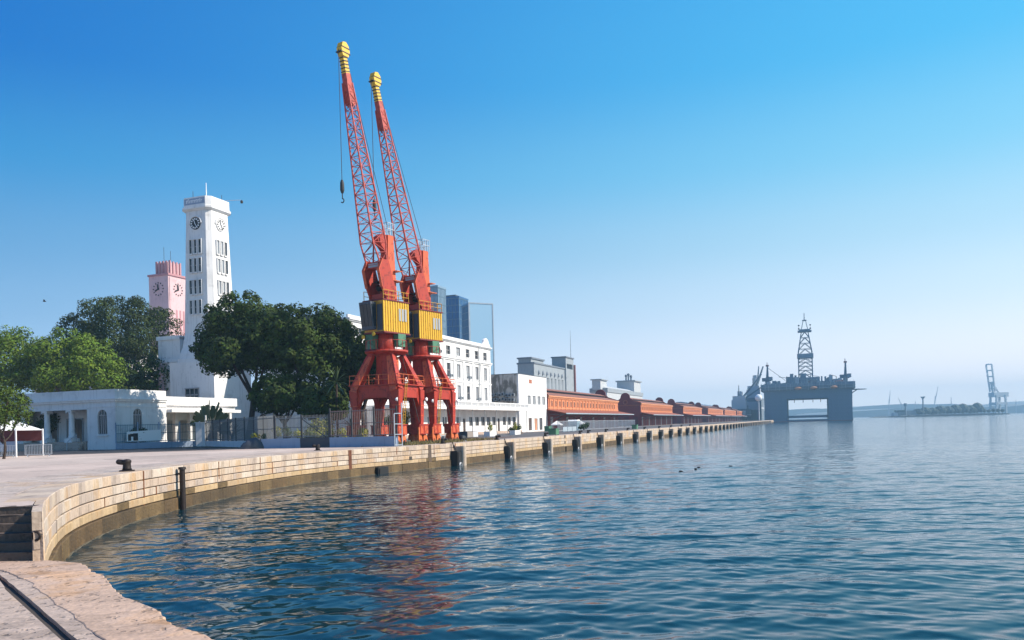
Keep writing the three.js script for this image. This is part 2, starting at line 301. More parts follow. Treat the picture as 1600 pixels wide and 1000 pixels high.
// quay wall of granite blocks
{
  const wall = thing('quay_wall', 'curved quay wall of tan granite blocks with dark tide band at the water', 'quay wall');
  const ys = [0, -0.46, -0.87, -1.26, -1.62, WATER - 0.6];
  const core = [];
  const profile = (i, out) => nearEdge[i].clone().addScaledVector(normals2[i], out);
  for (let i = 1; i + 1 < nearEdge.length; i++) {
    const k = i < 4 ? -0.2 : -0.9, a = profile(i, k), b = profile(i + 1, k), c = profile(i + 1, -0.07), d = profile(i, -0.07);
    const lo = [a, b, c, d].map((p) => V(p.x, WATER - 0.6, p.z)), hi = [a, b, c, d].map((p) => V(p.x, -0.03, p.z));
    core.push(hexa([...lo, ...hi]));
  }
  part(wall, 'core', core, M.joint);
  // positions by arc length
  const total = curve.getLength(), at = (s) => { const u = Math.min(1, Math.max(0, s / total)); const p = curve.getPointAt(u), t = curve.getTangentAt(u); return [p, V(-t.z, 0, t.x)]; };
  function block(s0, s1, y0, y1, out, depth, topDepth) {
    const [p, n] = at(s0), [q, m] = at(s1), bv = 0.022;
    const P = (o, nn, k, y) => V(o.x + nn.x * k, y, o.z + nn.z * k);
    const back = [P(p, n, -depth, y0), P(q, m, -depth, y0), P(q, m, -depth, y1), P(p, n, -depth, y1)];
    const mid = [P(p, n, out - bv, y0), P(q, m, out - bv, y0), P(q, m, out - bv, y1), P(p, n, out - bv, y1)];
    const tx = q.clone().sub(p).normalize().multiplyScalar(bv);
    const fr = [P(p, n, out, y0 + bv).add(tx), P(q, m, out, y0 + bv).sub(tx), P(q, m, out, y1 - bv).sub(tx), P(p, n, out, y1 - bv).add(tx)];
    const ring = (a, b) => { const o = []; for (let i = 0; i < 4; i++) { const j = (i + 1) % 4; o.push(a[i], a[j], b[j], a[i], b[j], b[i]); } return o; };
    const tri = [...ring(back, mid), ...ring(mid, fr), fr[0], fr[1], fr[2], fr[0], fr[2], fr[3]];
    const g = new THREE.BufferGeometry(); g.setAttribute('position', new THREE.Float32BufferAttribute(tri.flatMap((v) => [v.x, v.y, v.z]), 3)); g.computeVertexNormals(); return g;
  }
  const far = [[], [], []];
  let nb = 0;
  for (let c = 0; c < 5; c++) {
    let s = c % 2 ? 0.5 : 0.02;
    if (c % 2) { part(wall, 'stone_block', block(0.02, 0.49, ys[c + 1] + 0.018, ys[c], rr(-0.008, 0.012), 0.2), M.stones[c % 5]); nb++; }
    while (s < total - 0.1) {
      const L = Math.min(c === 4 ? rr(1.5, 2.4) : c === 0 ? rr(0.95, 1.5) : rr(1.05, 1.9), total - s);
      const [p] = at(s + L / 2), d = -p.z, y1 = ys[c] - (c ? 0.0 : 0), y0 = ys[c + 1] + (c === 4 ? 0 : 0.04);
      const out = c === 4 ? 0.10 + rr(-0.01, 0.02) : c === 3 ? 0.02 + rr(-0.01, 0.015) : rr(-0.012, 0.014);
      const g = block(s, s + L - 0.008, y0, y1 + (c === 0 ? rr(-0.012, 0.0) : 0), out, s < 3.2 ? 0.22 : c === 0 ? 0.96 : 0.5);
      const m = c === 4 ? M.tides[Math.floor(rnd() * 3)] : c === 3 ? (rnd() < 0.16 ? M.tides[2] : M.lowStones[Math.floor(rnd() * 3)]) : M.stones[Math.floor(rnd() * 5)];
      if (d < 86 && nb < 299) { part(wall, 'stone_block', g, m); nb++; } else far[c === 4 ? 2 : c === 3 ? 1 : 0].push(g);
      s += L;
    }
  }
  // foot ledge crusted with shells at the water line
  const ledge = [];
  for (let s = 0.3; s < total - 0.3; s += 0.7) ledge.push(block(s, s + 0.7, WATER - 0.4, WATER + 0.03 + rr(-0.02, 0.03), 0.15 + rr(-0.015, 0.02), 0.2));
  part(wall, 'shell_crust', ledge, M.shell).userData.kind = 'stuff';
  [M.stones[0], M.lowStones[0], M.tide].forEach((m, i) => { if (far[i].length) part(wall, 'distant_stonework', far[i], m).userData.kind = 'stuff'; });

  // the straight quay beyond
  const w2 = thing('quay_wall', 'long straight quay wall of pale stone blocks running to the drilling platform', 'quay wall', Q(30, 0), QA);
  part(w2, 'core', B(0, 670, WATER - 0.6, -0.03, -0.9, -0.05), M.joint);
  const sets = [[], [], []]; let k = 0;
  for (let c = 0; c < 5; c++) for (let s = c % 2 ? 0 : 0.6; s < 668;) {
    const L = s < 150 ? rr(1.2, 2.0) : s < 320 ? rr(3, 5) : rr(12, 18);
    const g = B(s, s + L - 0.02, ys[c + 1] + (c === 4 ? 0 : 0.02), ys[c], c ? -0.5 : -0.96, (c === 4 ? 0.1 : 0) + rr(-0.01, 0.012));
    if (c < 4 && s < 60 && k < 150) { part(w2, 'stone_block', g, c === 3 ? M.lowStones[Math.floor(rnd() * 3)] : M.stones[Math.floor(rnd() * 5)]); k++; } else sets[c === 4 ? 2 : c === 3 ? 1 : 0].push(g);
    s += L;
  }
  [M.stones[0], M.lowStones[1], M.tide].forEach((m, i) => { part(w2, 'distant_stonework', sets[i], m).userData.kind = 'stuff'; });

  // rust stains, the dark mooring groove and a drain, all on the curved wall
  function onWall(px, y0, y1, w, out, name, m, dd = 0.03) { const [p, n] = at(px); const g = B(-w / 2, w / 2, y0, y1, -dd, out); g.rotateY(Math.atan2(n.x, n.z)).translate(p.x, 0, p.z); return part(wall, name, g, m); }
  const arcAt = (d) => { let b = 0, e = 1e9; for (let s = 0; s < total; s += 0.1) { const [p] = at(s); if (Math.abs(-p.z - d) < e) { e = Math.abs(-p.z - d); b = s; } } return b; };
  M.arcAt = arcAt; M.at = at;
  { const [q, n] = at(arcAt(41.4)), o = part(wall, 'mooring_post', [cyl(V(q.x + n.x * 0.3, WATER - 0.8, q.z + n.z * 0.3), V(q.x + n.x * 0.3, -0.18, q.z + n.z * 0.3), 0.15, 0.14, 12), cyl(V(q.x + n.x * 0.3, -0.18, q.z + n.z * 0.3), V(q.x + n.x * 0.3, -0.05, q.z + n.z * 0.3), 0.2, 0.18, 12), beam(V(q.x, -0.4, q.z), V(q.x + n.x * 0.3, -0.4, q.z + n.z * 0.3), 0.1, 0.1)], M.iron); }
  for (let i = 0; i < 12; i++) { const y1 = [-0.02, -0.45, -0.86][Math.floor(rnd() * 3)]; onWall(rr(4, 66), Math.max(-1.6, y1 - rr(0.3, 1.1)), y1, rr(0.03, 0.1), 0.019, 'rust_stain', i % 3 ? M.stain : M.mortar); }
  onWall(arcAt(37.3), -1.62, -0.02, 0.09, 0.022, 'rust_stain', M.stain);
  onWall(arcAt(65.6), -1.60, -0.03, 0.42, 0.03, 'rust_stain', M.rust);
  onWall(arcAt(73.3), -1.30, -0.95, 0.42, 0.03, 'drain_hole', M.joint);
  onWall(arcAt(76.0), -1.7, -0.0, 0.5, 0.03, 'dark_streak', M.stepStone);
  onWall(arcAt(80.6), -1.62, -0.02, 0.2, 0.025, 'rust_stain', M.stain);
}

// steps down to the landing
{
  const st = thing('stone_stairs', 'dark worn stone steps down to the lower landing', 'stairs', V(-10.86, 0, -18));
  for (let i = 0; i < 6; i++) {
    const y1 = -0.183 * i, z = -1.4 + 0.28 * i, xr = z * 0.575 - 0.01;
    const g = new THREE.BoxGeometry(5, 0.2, 0.34, 24, 1, 1); const p = g.attributes.position;
    for (let k = 0; k < p.count; k++) if (p.getY(k) > 0) { const w = rr(-0.012, 0.004); p.setY(k, p.getY(k) + w); if (p.getZ(k) > 0) p.setZ(k, p.getZ(k) - 0.02 + rr(-0.012, 0.012)); }
    g.computeVertexNormals(); g.translate(-2.5 + xr, y1 - 0.1, z - 0.17);
    part(st, 'step', g, M.stepStone);
  }
  const ck = (x0, x1, y0, y1, z0, z1) => hexa([V(x0 + z0 * 0.575, y0, z0), V(x1 + z0 * 0.575, y0, z0), V(x1 + z1 * 0.575, y0, z1), V(x0 + z1 * 0.575, y0, z1), V(x0 + z0 * 0.575, y1, z0), V(x1 + z0 * 0.575, y1, z0), V(x1 + z1 * 0.575, y1, z1), V(x0 + z1 * 0.575, y1, z1)]);
  part(st, 'cheek_wall', [ck(0, 0.245, -1.5, -0.50, -1.75, 0.02), ck(0, 0.235, -0.495, -0.004, -1.75, 0.0)], M.slabGrey);
  part(st, 'mooring_ring', [new THREE.TorusGeometry(0.09, 0.025, 8, 16).translate(0.12, -0.55, 0.05)], M.iron);
}
// lower landing in the foreground
{
  const land = thing('stone_landing', 'low landing of broad worn stone slabs at the water edge in the foreground', 'landing');
  const edge = [[-10.75, 18.02], [-10.2, 17.86], [-9.55, 17.5], [-9.1, 17.02], [-8.75, 16.45], [-8.15, 15.85], [-7.6, 15.0], [-7.15, 14.3], [-6.75, 13.75], [-6.1, 13.1], [-5.55, 12.5], [-5.25, 11.95], [-4.9, 11.5], [-4.45, 11.15], [-3.9, 10.55], [-3.2, 9.9], [-2.6, 9.2], [-1.8, 8.6], [-0.5, 7.4], [1.5, 5.6], [5, 2.2]];
  const gr = (t) => [-10.15 + (t * 14.1), 15.75 - t * 16.95];     // groove line
  // slabs between groove and edge
  const cuts = [0, 4, 11, 17, 20], gd = [0.6395, -0.7688];            // joints run square to the groove
  const onGroove = (e, o) => { const q = (e[0] + 10.15) * gd[0] + (e[1] - 15.75) * gd[1]; return [-10.15 + gd[0] * q + 0.7688 * o, 15.75 + gd[1] * q + 0.6395 * o]; };
  for (let k = 0; k + 1 < cuts.length; k++) {
    const e = edge.slice(cuts[k], cuts[k + 1] + 1), pts = [];
    for (let i = 0; i < e.length; i++) { pts.push(e[i]); if (i + 1 < e.length) for (let j = 1; j < 6; j++) { const t = j / 6; pts.push([e[i][0] + (e[i + 1][0] - e[i][0]) * t + rr(-0.03, 0.03), e[i][1] + (e[i + 1][1] - e[i][1]) * t + rr(-0.03, 0.03)]); } }
    const a = k === 0 ? [-11.6, 17.5] : onGroove(e[0], 0.34), b = onGroove(e.at(-1), 0.34), inner = [];
    for (let j = 0; j <= 16; j++) { const t = j / 16; inner.push([b[0] + (a[0] - b[0]) * t + (j % 16 ? rr(-0.05, 0.05) : 0), b[1] + (a[1] - b[1]) * t + (j % 16 ? rr(-0.04, 0.04) : 0)]); }
    if (k === 0) inner.push([-11.6, 18.0], [-10.9, 18.0]);
    const shp = new THREE.Shape([...pts, ...inner].map(([x, d]) => new THREE.Vector2(x, d)));
    const g = new THREE.ExtrudeGeometry(shp, { depth: 0.5, bevelEnabled: true, bevelSize: 0.02, bevelThickness: 0.03, bevelSegments: 2, bevelOffset: -0.025 });
    g.rotateX(-Math.PI / 2).translate(0, LAND - 0.53 - 0.008 * (k % 2), 0);
    part(land, 'stone_slab', g, k % 2 ? M.slabB : M.slab);
  }
  const strip2 = (o0, o1, y, y0) => { const p = []; for (let i = 0; i <= 60; i++) { const t = -0.06 + i * 0.02, [x, d] = gr(t); p.push([x + o1 + (o1 > 0.1 ? rr(-0.03, 0.03) : 0), d + o1 * 0.8]); } for (let i = 60; i >= 0; i--) { const t = -0.06 + i * 0.02, [x, d] = gr(t); p.push([x + o0 + rr(-0.02, 0.02), d + o0 * 0.8]); } return extrude(p, y - y0).rotateX(-Math.PI / 2).translate(0, y0, 0); };
  part(land, 'groove_fill', strip2(-0.06, 0.10, LAND - 0.09, LAND - 0.5), M.joint);
  part(land, 'mortar_strip', strip2(0.07, 0.62, LAND - 0.02, LAND - 0.5), M.slabGrey);
  part(land, 'paving_slab', extrude([[-11.3 - 8, 17.98], [-11.3, 17.98], [-11.25, 17.0], [gr(-0.03)[0], gr(-0.03)[1]], [gr(0.05)[0] - 0.05, gr(0.05)[1] - 0.04], [-30, 13.0], [-30, 17.98]], 0.5).rotateX(-Math.PI / 2).translate(0, LAND - 0.51, 0), M.slabGrey);
  part(land, 'paving_slab', extrude([[-30, 12.97], [gr(0.05)[0] - 0.05, gr(0.05)[1] - 0.075], [gr(0.5)[0] - 0.05, gr(0.5)[1] - 0.04], [gr(1.1)[0] - 0.05, gr(1.1)[1]], [-2, -6], [-30, -6]], 0.5).rotateX(-Math.PI / 2).translate(0, LAND - 0.515, 0), M.slabGrey);
  part(land, 'footing', extrude([...edge.map(([x, d]) => [x - 0.15, d - 0.1]), [5, -7], [-30, -7], [-30, 17.9], [-11.3, 17.9]], 1.0).rotateX(-Math.PI / 2).translate(0, LAND - 1.7, 0), M.tide);
}

// ------------------------------------------------------------------ water
{
  const waves = [];
  let sd = 777; const wr = () => { sd = (sd * 1103515245 + 12345) & 0x7fffffff; return sd / 0x7fffffff; };
  for (let i = 0; i < 64; i++) {
    const L = 0.34 * Math.pow(15, i / 63), k = 2 * Math.PI / L, dir = -1.42 + (wr() - 0.5) * (L < 1.2 ? 2.0 : 1.4);   // waves run in towards the landing
    const slope = 0.0165 * Math.min(1, Math.pow(1.5 / L, 0.6)) * (0.6 + 0.8 * wr());
    waves.push([k * Math.cos(dir), k * Math.sin(dir), wr() * 6.283, L, slope / k]);
  }
  const rows = [], cols = 660;
  for (let d = -12; d < 6;) { rows.push(d); d += 0.6; }
  for (let d = 6; d < 3600;) { rows.push(d); d += Math.max(0.06, Math.min(d * d / (1250 * 3.9) * 0.8, d * 0.06)); }
  const pos = [], idx = [], uv = [];
  for (const d of rows) for (let c = 0; c <= cols; c++) {
    const t = c / cols, half = 9 + Math.max(0, d) * 0.80, x = (t * 2 - 1) * half + (d > 300 ? d * 0.1 : 0);
    const cell = Math.max(half * 2 / cols, 0.0);
    let y = 0;
    const rowStep = Math.max(0.06, d * d / 4875 * 0.8);
    const calm = 0.72 + 0.28 * smooth(-22, 10, x + d * 0.0) ;
    if (d < 260 && d > 3) for (const [kx, kz, ph, L, A] of waves) { const f = smooth(1.6, 3.2, L / Math.max(cell, rowStep * 0.8)); if (f > 0) y += A * f * Math.sin(kx * x + kz * d + ph); }
    const gust = 0.55 + 0.9 * (0.6 * vnoise(x * 0.045 + 400, d * 0.045 + 40, 4096, 3) + 0.4 * vnoise(x * 0.16 + 400, d * 0.10 + 40, 4096, 7));
    pos.push(x, WATER + y * calm * gust, -d); uv.push(x, d);
  }
  for (let r = 0; r + 1 < rows.length; r++) for (let c = 0; c < cols; c++) { const a = r * (cols + 1) + c, b = a + cols + 1; idx.push(a, a + 1, b + 1, a, b + 1, b); }
  const g = new THREE.BufferGeometry(); g.setAttribute('position', new THREE.Float32BufferAttribute(pos, 3)); g.setAttribute('uv', new THREE.Float32BufferAttribute(uv, 2)); g.setIndex(idx); g.computeVertexNormals();
  // ripples finer than the mesh: a tile of periodic waves
  const N = 1024, T = 24, hgt = new Float32Array(N * N);
  const comps = [];
  for (let i = 0; i < 90; i++) { const L = 0.28 * Math.pow(9, wr()), a = -1.42 + (wr() - 0.5) * 2.1, n = T / L; const kx = Math.round(n * Math.cos(a)), ky = Math.round(n * Math.sin(a)); comps.push([kx, ky, wr() * 6.283, Math.pow(T / Math.hypot(kx, ky), 0.95)]); }
  const sinT = new Float32Array(N); for (let i = 0; i < N; i++) sinT[i] = Math.sin(2 * Math.PI * i / N);
    for (const [kx, ky, ph, A] of comps) { const p0 = Math.round(ph / 6.283 * N); for (let y = 0; y < N; y++) for (let x = 0; x < N; x++) hgt[y * N + x] += A * sinT[((kx * x + ky * y + p0) % N + N) % N]; }
  // its slopes as a normal map (x to the right, y away from the landing), scaled to a set steepness
  const dx = T / N, sx = new Float32Array(N * N), sy = new Float32Array(N * N); let ss = 0;
  for (let y = 0; y < N; y++) for (let x = 0; x < N; x++) { const k = y * N + x; sx[k] = (hgt[y * N + (x + 1) % N] - hgt[y * N + (x + N - 1) % N]) / (2 * dx); sy[k] = (hgt[((y + 1) % N) * N + x] - hgt[((y + N - 1) % N) * N + x]) / (2 * dx); ss += sx[k] * sx[k] + sy[k] * sy[k]; }
  const sc = 0.062 / Math.sqrt(ss / (N * N)), bytes = new Uint8Array(N * N * 4);
  for (let k = 0; k < N * N; k++) { const a = -sx[k] * sc, b = -sy[k] * sc, l = Math.hypot(a, b, 1); bytes[k * 4] = (a / l * 0.5 + 0.5) * 255; bytes[k * 4 + 1] = (b / l * 0.5 + 0.5) * 255; bytes[k * 4 + 2] = (1 / l * 0.5 + 0.5) * 255; bytes[k * 4 + 3] = 255; }
  const bt = new THREE.DataTexture(bytes, N, N); bt.wrapS = bt.wrapT = THREE.RepeatWrapping; bt.magFilter = THREE.LinearFilter; bt.minFilter = THREE.LinearMipmapLinearFilter; bt.generateMipmaps = true; bt.repeat.set(1 / T, 1 / T); bt.needsUpdate = true;
  const wm = new THREE.MeshPhysicalMaterial({ roughness: 0.08, ior: 1.33, normalMap: bt }); wm.color.setRGB(0.004, 0.026, 0.038);
  const w = mesh('water', g, wm, scene); w.userData.kind = 'structure'; w.userData.label = 'rippled blue harbour water';
}
// ------------------------------------------------------------------ portal cranes
function buildCrane(label, pos, yaw, reach) {
  const c = thing('portal_crane', label, 'crane', pos, 0, 'red and yellow harbour cranes');
  const P = (name, list, m, turn = QA) => { const o = part(c, name, list, m); o.rotation.y = turn; return o; };
  const sub = (parent, name, list, m) => part(parent, name, list, m);
  const a = 2.45, topR = 1.55;
  // legs: upright shafts that lean in to the slewing ring above the knee
  for (const [sx, sz] of [[1, 1], [1, -1], [-1, 1], [-1, -1]]) {
    const foot = V(sx * a, 1.95, sz * a), knee = V(sx * (a - 0.02), 5.7, sz * (a - 0.02)), head = V(sx * 1.15, 9.45, sz * 1.15);
    const leg = P('leg', [beam(foot, knee, 0.62, 0.62, 0.95, 0.95, V(1, 0, 0)), beam(knee.clone().add(V(0, -0.05, 0)), head, 0.95, 0.95, 0.62, 0.62, V(1, 0, 0))], M.red);
    sub(leg, 'leg_flange', [beam(V(sx * (a + 0.60), 5.55, sz * (a - 0.1)), V(sx * 1.55, 9.2, sz * 1.1), 0.06, 0.8, 0.06, 0.5, V(0, 0, 1))], M.redLight);
    const bog = P('bogie', [B(sx * a - 1.05, sx * a + 1.05, 0.95, 1.95, sz * a - 0.5, sz * a + 0.5), B(sx * a - 1.12, sx * a + 1.12, 1.95, 2.05, sz * a - 0.57, sz * a + 0.57)], M.red);
    sub(bog, 'side_plate', [B(sx * a - 0.8, sx * a - 0.25, 1.05, 1.85, sz * a + 0.502, sz * a + 0.54), B(sx * a + 0.15, sx * a + 0.85, 1.05, 1.85, sz * a + 0.502, sz * a + 0.54)], M.redLight);
    for (const wx of [-0.62, 0.62]) {
      const t = sub(bog, 'wheel_truck', [extrude([[-0.5, 0.22], [0.5, 0.22], [0.42, 0.62], [0.16, 0.95], [-0.16, 0.95], [-0.42, 0.62]], 0.7).translate(sx * a + wx, 0, sz * a - 0.35)], M.orange);
      t.name = 'wheel_truck';
      sub(bog, 'wheel', [cyl(V(sx * a + wx, 0.27, sz * a - 0.14), V(sx * a + wx, 0.27, sz * a + 0.14), 0.27, 0.27, 16), cyl(V(sx * a + wx, 0.30, sz * a + 0.36), V(sx * a + wx, 0.30, sz * a + 0.42), 0.13, 0.13, 10)], M.iron);
    }
    sub(bog, 'rail_clamp', [beam(V(sx * a - 1.18, 1.7, sz * a + 0.45), V(sx * a - 1.18, 0.12, sz * a + 0.45), 0.16, 0.22), B(sx * a - 1.32, sx * a - 1.04, 0.05, 0.4, sz * a + 0.3, sz * a + 0.6)], M.orange);
  }
  // portal beams with haunched arches
  for (let k = 0; k < 4; k++) {
    const g = extrude([[-2.4, 3.9], [-2.05, 3.95], [-1.5, 4.85], [1.5, 4.85], [2.05, 3.95], [2.4, 3.9], [2.4, 6.1], [-2.4, 6.1]], 0.55).translate(0, 0, a - 0.32).rotateY(k * Math.PI / 2);
    P('portal_beam', g, M.red);
  }
  P('deck', [B(-2.95, 2.95, 6.12, 6.22, -2.95, 2.95)], M.red);
  const rail = (r, y, h, posts, ry = 0) => { const o = []; for (let k = 0; k < 4; k++) { const s = [[-r, -r, r, -r], [r, -r, r, r], [r, r, -r, r], [-r, r, -r, -r]][k]; for (const hh of [h, h * 0.5]) o.push(beam(V(s[0], y + hh, s[1]), V(s[2], y + hh, s[3]), 0.05, 0.05)); for (let j = 0; j < posts; j++) { const t = j / posts; o.push(B(s[0] + (s[2] - s[0]) * t - 0.025, s[0] + (s[2] - s[0]) * t + 0.025, y, y + h, s[1] + (s[3] - s[1]) * t - 0.025, s[1] + (s[3] - s[1]) * t + 0.025)); } } return o; };
  P('deck_railing', rail(2.85, 6.22, 1.0, 5), M.orange);
  P('pedestal', [B(-0.8, 0.8, 6.2, 9.5, -0.8, 0.8), cyl(V(0, 6.2, 0), V(0, 9.5, 0), 0.95, 0.9, 8)], M.red);
  P('pedestal_rib', [B(-0.24, 0.24, 6.4, 9.2, 0.81, 1.3), B(0.81, 1.3, 6.4, 8.6, -0.22, 0.22)], M.orange);
  P('slewing_ring', [lathe([[0, 9.45], [1.7, 9.45], [2.25, 9.62], [2.3, 9.9], [0, 9.9]], 28)], M.red);
  P('ring_railing', Array.from({ length: 18 }, (_, i) => { const t = i / 18 * 6.283, u = (i + 1) / 18 * 6.283; return [beam(V(2.15 * Math.cos(t), 10.9, 2.15 * Math.sin(t)), V(2.15 * Math.cos(u), 10.9, 2.15 * Math.sin(u)), 0.045, 0.045), B(2.15 * Math.cos(t) - 0.02, 2.15 * Math.cos(t) + 0.02, 9.95, 10.9, 2.15 * Math.sin(t) - 0.02, 2.15 * Math.sin(t) + 0.02)]; }).flat(), M.red);
  for (const y of [2.9, 4.0, 7.0, 8.3]) P('plate_seam', [[1, 1], [1, -1], [-1, 1], [-1, -1]].map(([sx, sz]) => { const t = y < 5.7 ? (y - 1.95) / 3.75 : 1, q = y < 5.7 ? a : a - (y - 5.7) / 3.75 * 1.3, w = (y < 5.7 ? 0.62 + 0.33 * t : 0.95 - (y - 5.7) / 3.75 * 0.33) + 0.05; return B(sx * q - w / 2, sx * q + w / 2, y, y + 0.07, sz * q - w / 2, sz * q + w / 2); }), M.redLight).userData.kind = 'stuff';
  P('cable_run', [cyl(V(1.2, 2.2, 3.05), V(0.6, 9.4, 1.5), 0.04, 0.04, 6), cyl(V(-0.9, 6.2, 0.95), V(-0.9, 9.5, 0.95), 0.05, 0.05, 6)], M.black);
  P('ladder', [-0.2, 0.2].map((o) => beam(V(-2.2 + o, 2.0, 3.0), V(-1.4 + o, 6.3, 3.0), 0.06, 0.06)).concat(Array.from({ length: 14 }, (_, i) => { const t = i / 14; return beam(V(-2.4 + 0.8 * t, 2.1 + 4.3 * t, 3.0), V(-2.0 + 0.8 * t, 2.1 + 4.3 * t, 3.0), 0.04, 0.04); })), M.yellow);
  const reel = P('cable_reel', [new THREE.TorusGeometry(0.85, 0.09, 8, 24).rotateY(Math.PI / 2).translate(3.35, 6.1, 1.6), new THREE.TorusGeometry(0.85, 0.09, 8, 24).rotateY(Math.PI / 2).translate(3.05, 6.1, 1.6), ...Array.from({ length: 8 }, (_, i) => { const t = i / 8 * 6.283; return beam(V(3.2, 6.1, 1.6), V(3.2, 6.1 + 0.85 * Math.cos(t), 1.6 + 0.85 * Math.sin(t)), 0.06, 0.35); })], M.redLight);
  sub(reel, 'reel_hub', [cyl(V(2.7, 6.1, 1.6), V(3.6, 6.1, 1.6), 0.28, 0.28, 14)], M.orange);
  P('floodlight', [lathe([[0, 0], [0.14, 0.05], [0.22, 0.26], [0, 0.26]], 12).rotateX(Math.PI / 2).translate(-2.9, 4.6, 2.5)], M.whitePaint);
  P('floodlight', [lathe([[0, 0], [0.14, 0.05], [0.22, 0.26], [0, 0.26]], 12).rotateX(Math.PI / 2).translate(2.9, 4.7, 2.9)], M.whitePaint);

  // slewing upper works, turned to the front (+z)
  const U = (name, list, m) => P(name, list, m, yaw);
  U('slewing_column', [lathe([[0, 9.95], [0.95, 9.9], [0.8, 11.7], [0, 11.7]], 20)], M.red);
  U('motor_box', [B(-1.5, -0.55, 10.05, 11.6, 0.6, 1.5)], M.greenPaint);
  U('motor_box', [B(0.75, 1.45, 10.3, 11.65, -1.5, -0.3)], M.greenPaint);
  const UH = (...a) => { const o = U(...a); o.scale.set(0.9, 1, 0.85); return o; };
  // machinery house
  const house = UH('machinery_house', [B(-1.5, 1.5, 11.75, 15.0, -2.6, 2.1)], M.yellow);
  for (let i = 0; i < 11; i++) { const z = -2.5 + i * 0.45; sub(house, 'corrugation', [B(1.5, 1.56, 11.8, 14.95, z, z + 0.2)], M.yellowBright); }
  for (let i = 0; i < 6; i++) { const x = -1.3 + i * 0.5; sub(house, 'corrugation', [B(x, x + 0.2, 11.8, 14.95, -2.66, -2.6)], M.yellowBright); }
  for (let i = 0; i < 3; i++) { const z = -2.05 + i * 0.55; const w = sub(house, 'window', [B(1.565, 1.60, 13.0, 14.3, z, z + 0.36)], M.windowGrey); }
  UH('house_roof', [B(-1.62, 1.62, 15.0, 15.12, -2.72, 2.25)], M.maroon);
  UH('house_floor', [B(-1.6, 1.6, 11.62, 11.75, -2.7, 2.2)], M.maroon);
  const cabin = UH('driver_cabin', [hexa([V(-1.45, 12.0, 2.1), V(0.35, 12.0, 2.1), V(0.35, 12.0, 2.65), V(-1.45, 12.0, 2.65), V(-1.45, 14.85, 2.1), V(0.35, 14.85, 2.1), V(0.35, 14.85, 3.1), V(-1.45, 14.85, 3.1)])], M.steelDark);
  for (let i = 0; i < 3; i++) { const x = -1.36 + i * 0.57; sub(cabin, 'window', [hexa([V(x, 12.35, 2.72), V(x + 0.5, 12.35, 2.72), V(x + 0.5, 12.35, 2.76), V(x, 12.35, 2.76), V(x, 14.6, 3.075), V(x + 0.5, 14.6, 3.075), V(x + 0.5, 14.6, 3.115), V(x, 14.6, 3.115)])], M.glass); }
  sub(cabin, 'window', [hexa([V(0.36, 12.35, 2.2), V(0.40, 12.35, 2.2), V(0.40, 12.35, 2.6), V(0.36, 12.35, 2.6), V(0.36, 14.6, 2.2), V(0.40, 14.6, 2.2), V(0.40, 14.6, 2.95), V(0.36, 14.6, 2.95)])], M.glass);
  UH('door_panel', [B(0.5, 1.3, 11.9, 14.6, 2.1, 2.16)], M.gateDark);
  UH('floodlight', [lathe([[0, 0], [0.16, 0.05], [0.24, 0.28], [0, 0.28]], 12).rotateX(Math.PI / 2).translate(0.4, 11.5, 2.5)], M.yellowBright);
  UH('floodlight', [lathe([[0, 0], [0.16, 0.05], [0.24, 0.28], [0, 0.28]], 12).rotateX(Math.PI / 2).translate(-1.4, 11.3, 2.3)], M.yellowBright);
  const rr2 = []; for (const x of [-1.5, 1.5]) for (const y of [15.6, 16.1]) rr2.push(beam(V(x, y, -2.6), V(x, y, 2.1), 0.05, 0.05)); for (const x of [-1.5, 1.5]) for (let z = -2.6; z < 2.2; z += 0.94) rr2.push(B(x - 0.03, x + 0.03, 15.1, 16.1, z - 0.03, z + 0.03)); for (const y of [15.6, 16.1]) rr2.push(beam(V(-1.5, y, -2.6), V(1.5, y, -2.6), 0.05, 0.05));
  UH('roof_railing', rr2, M.yellow);
  // jib heel frame: two plate cheeks with an open middle
  for (const sx of [-1, 1]) {
    const g = extrude([[-0.2, 15.1], [1.0, 15.1], [1.65, 16.4], [2.1, 18.2], [1.55, 19.3], [0.6, 19.3], [0.15, 18.0], [-0.5, 16.2]], 0.24).rotateY(-Math.PI / 2).translate(sx * 1.05 + 0.12, 0, 0);
    const pl = U('heel_plate', g, M.red);
    sub(pl, 'heel_flange', [beam(V(sx * 1.05, 16.4, 1.68), V(sx * 1.05, 18.2, 2.13), 0.34, 0.08, 0.34, 0.08, V(0, 0, 1)), beam(V(sx * 1.05, 18.2, 2.13), V(sx * 1.05, 19.3, 1.58), 0.34, 0.08)], M.redLight);
  }
  U('heel_crossbeam', [B(-1.0, 1.0, 18.4, 19.1, 0.7, 1.6)], M.red);
  U('heel_crossbeam', [B(-1.0, 1.0, 15.1, 15.8, 0.0, 1.1)], M.red);
  U('winch', [cyl(V(-0.7, 16.6, 0.2), V(0.7, 16.6, 0.2), 0.35, 0.35, 16), B(-0.8, 0.8, 17.1, 17.25, -0.5, 0.9), B(0.2, 0.6, 17.3, 18.0, 0.0, 0.4)], M.iron);
  U('sign_board', [B(-0.75, 0.6, 18.55, 18.95, 1.62, 1.66)], M.rigPale);
  // tower that carries the luffing gear
  const tow = U('luffing_tower', [hexa([V(-0.6, 15.1, -2.0), V(0.6, 15.1, -2.0), V(0.6, 15.1, -0.55), V(-0.6, 15.1, -0.55), V(-0.5, 22.2, -1.75), V(0.5, 22.2, -1.75), V(0.5, 22.2, -0.9), V(-0.5, 22.2, -0.9)])], M.redLight);
  sub(tow, 'tower_head', [extrude([[-2.0, 22.2], [-0.1, 22.2], [0.55, 21.75], [0.5, 21.4], [-0.9, 20.2], [-0.9, 21.8], [-2.0, 21.8]], 0.7).rotateY(-Math.PI / 2).translate(0.35, 0, 0)], M.red);
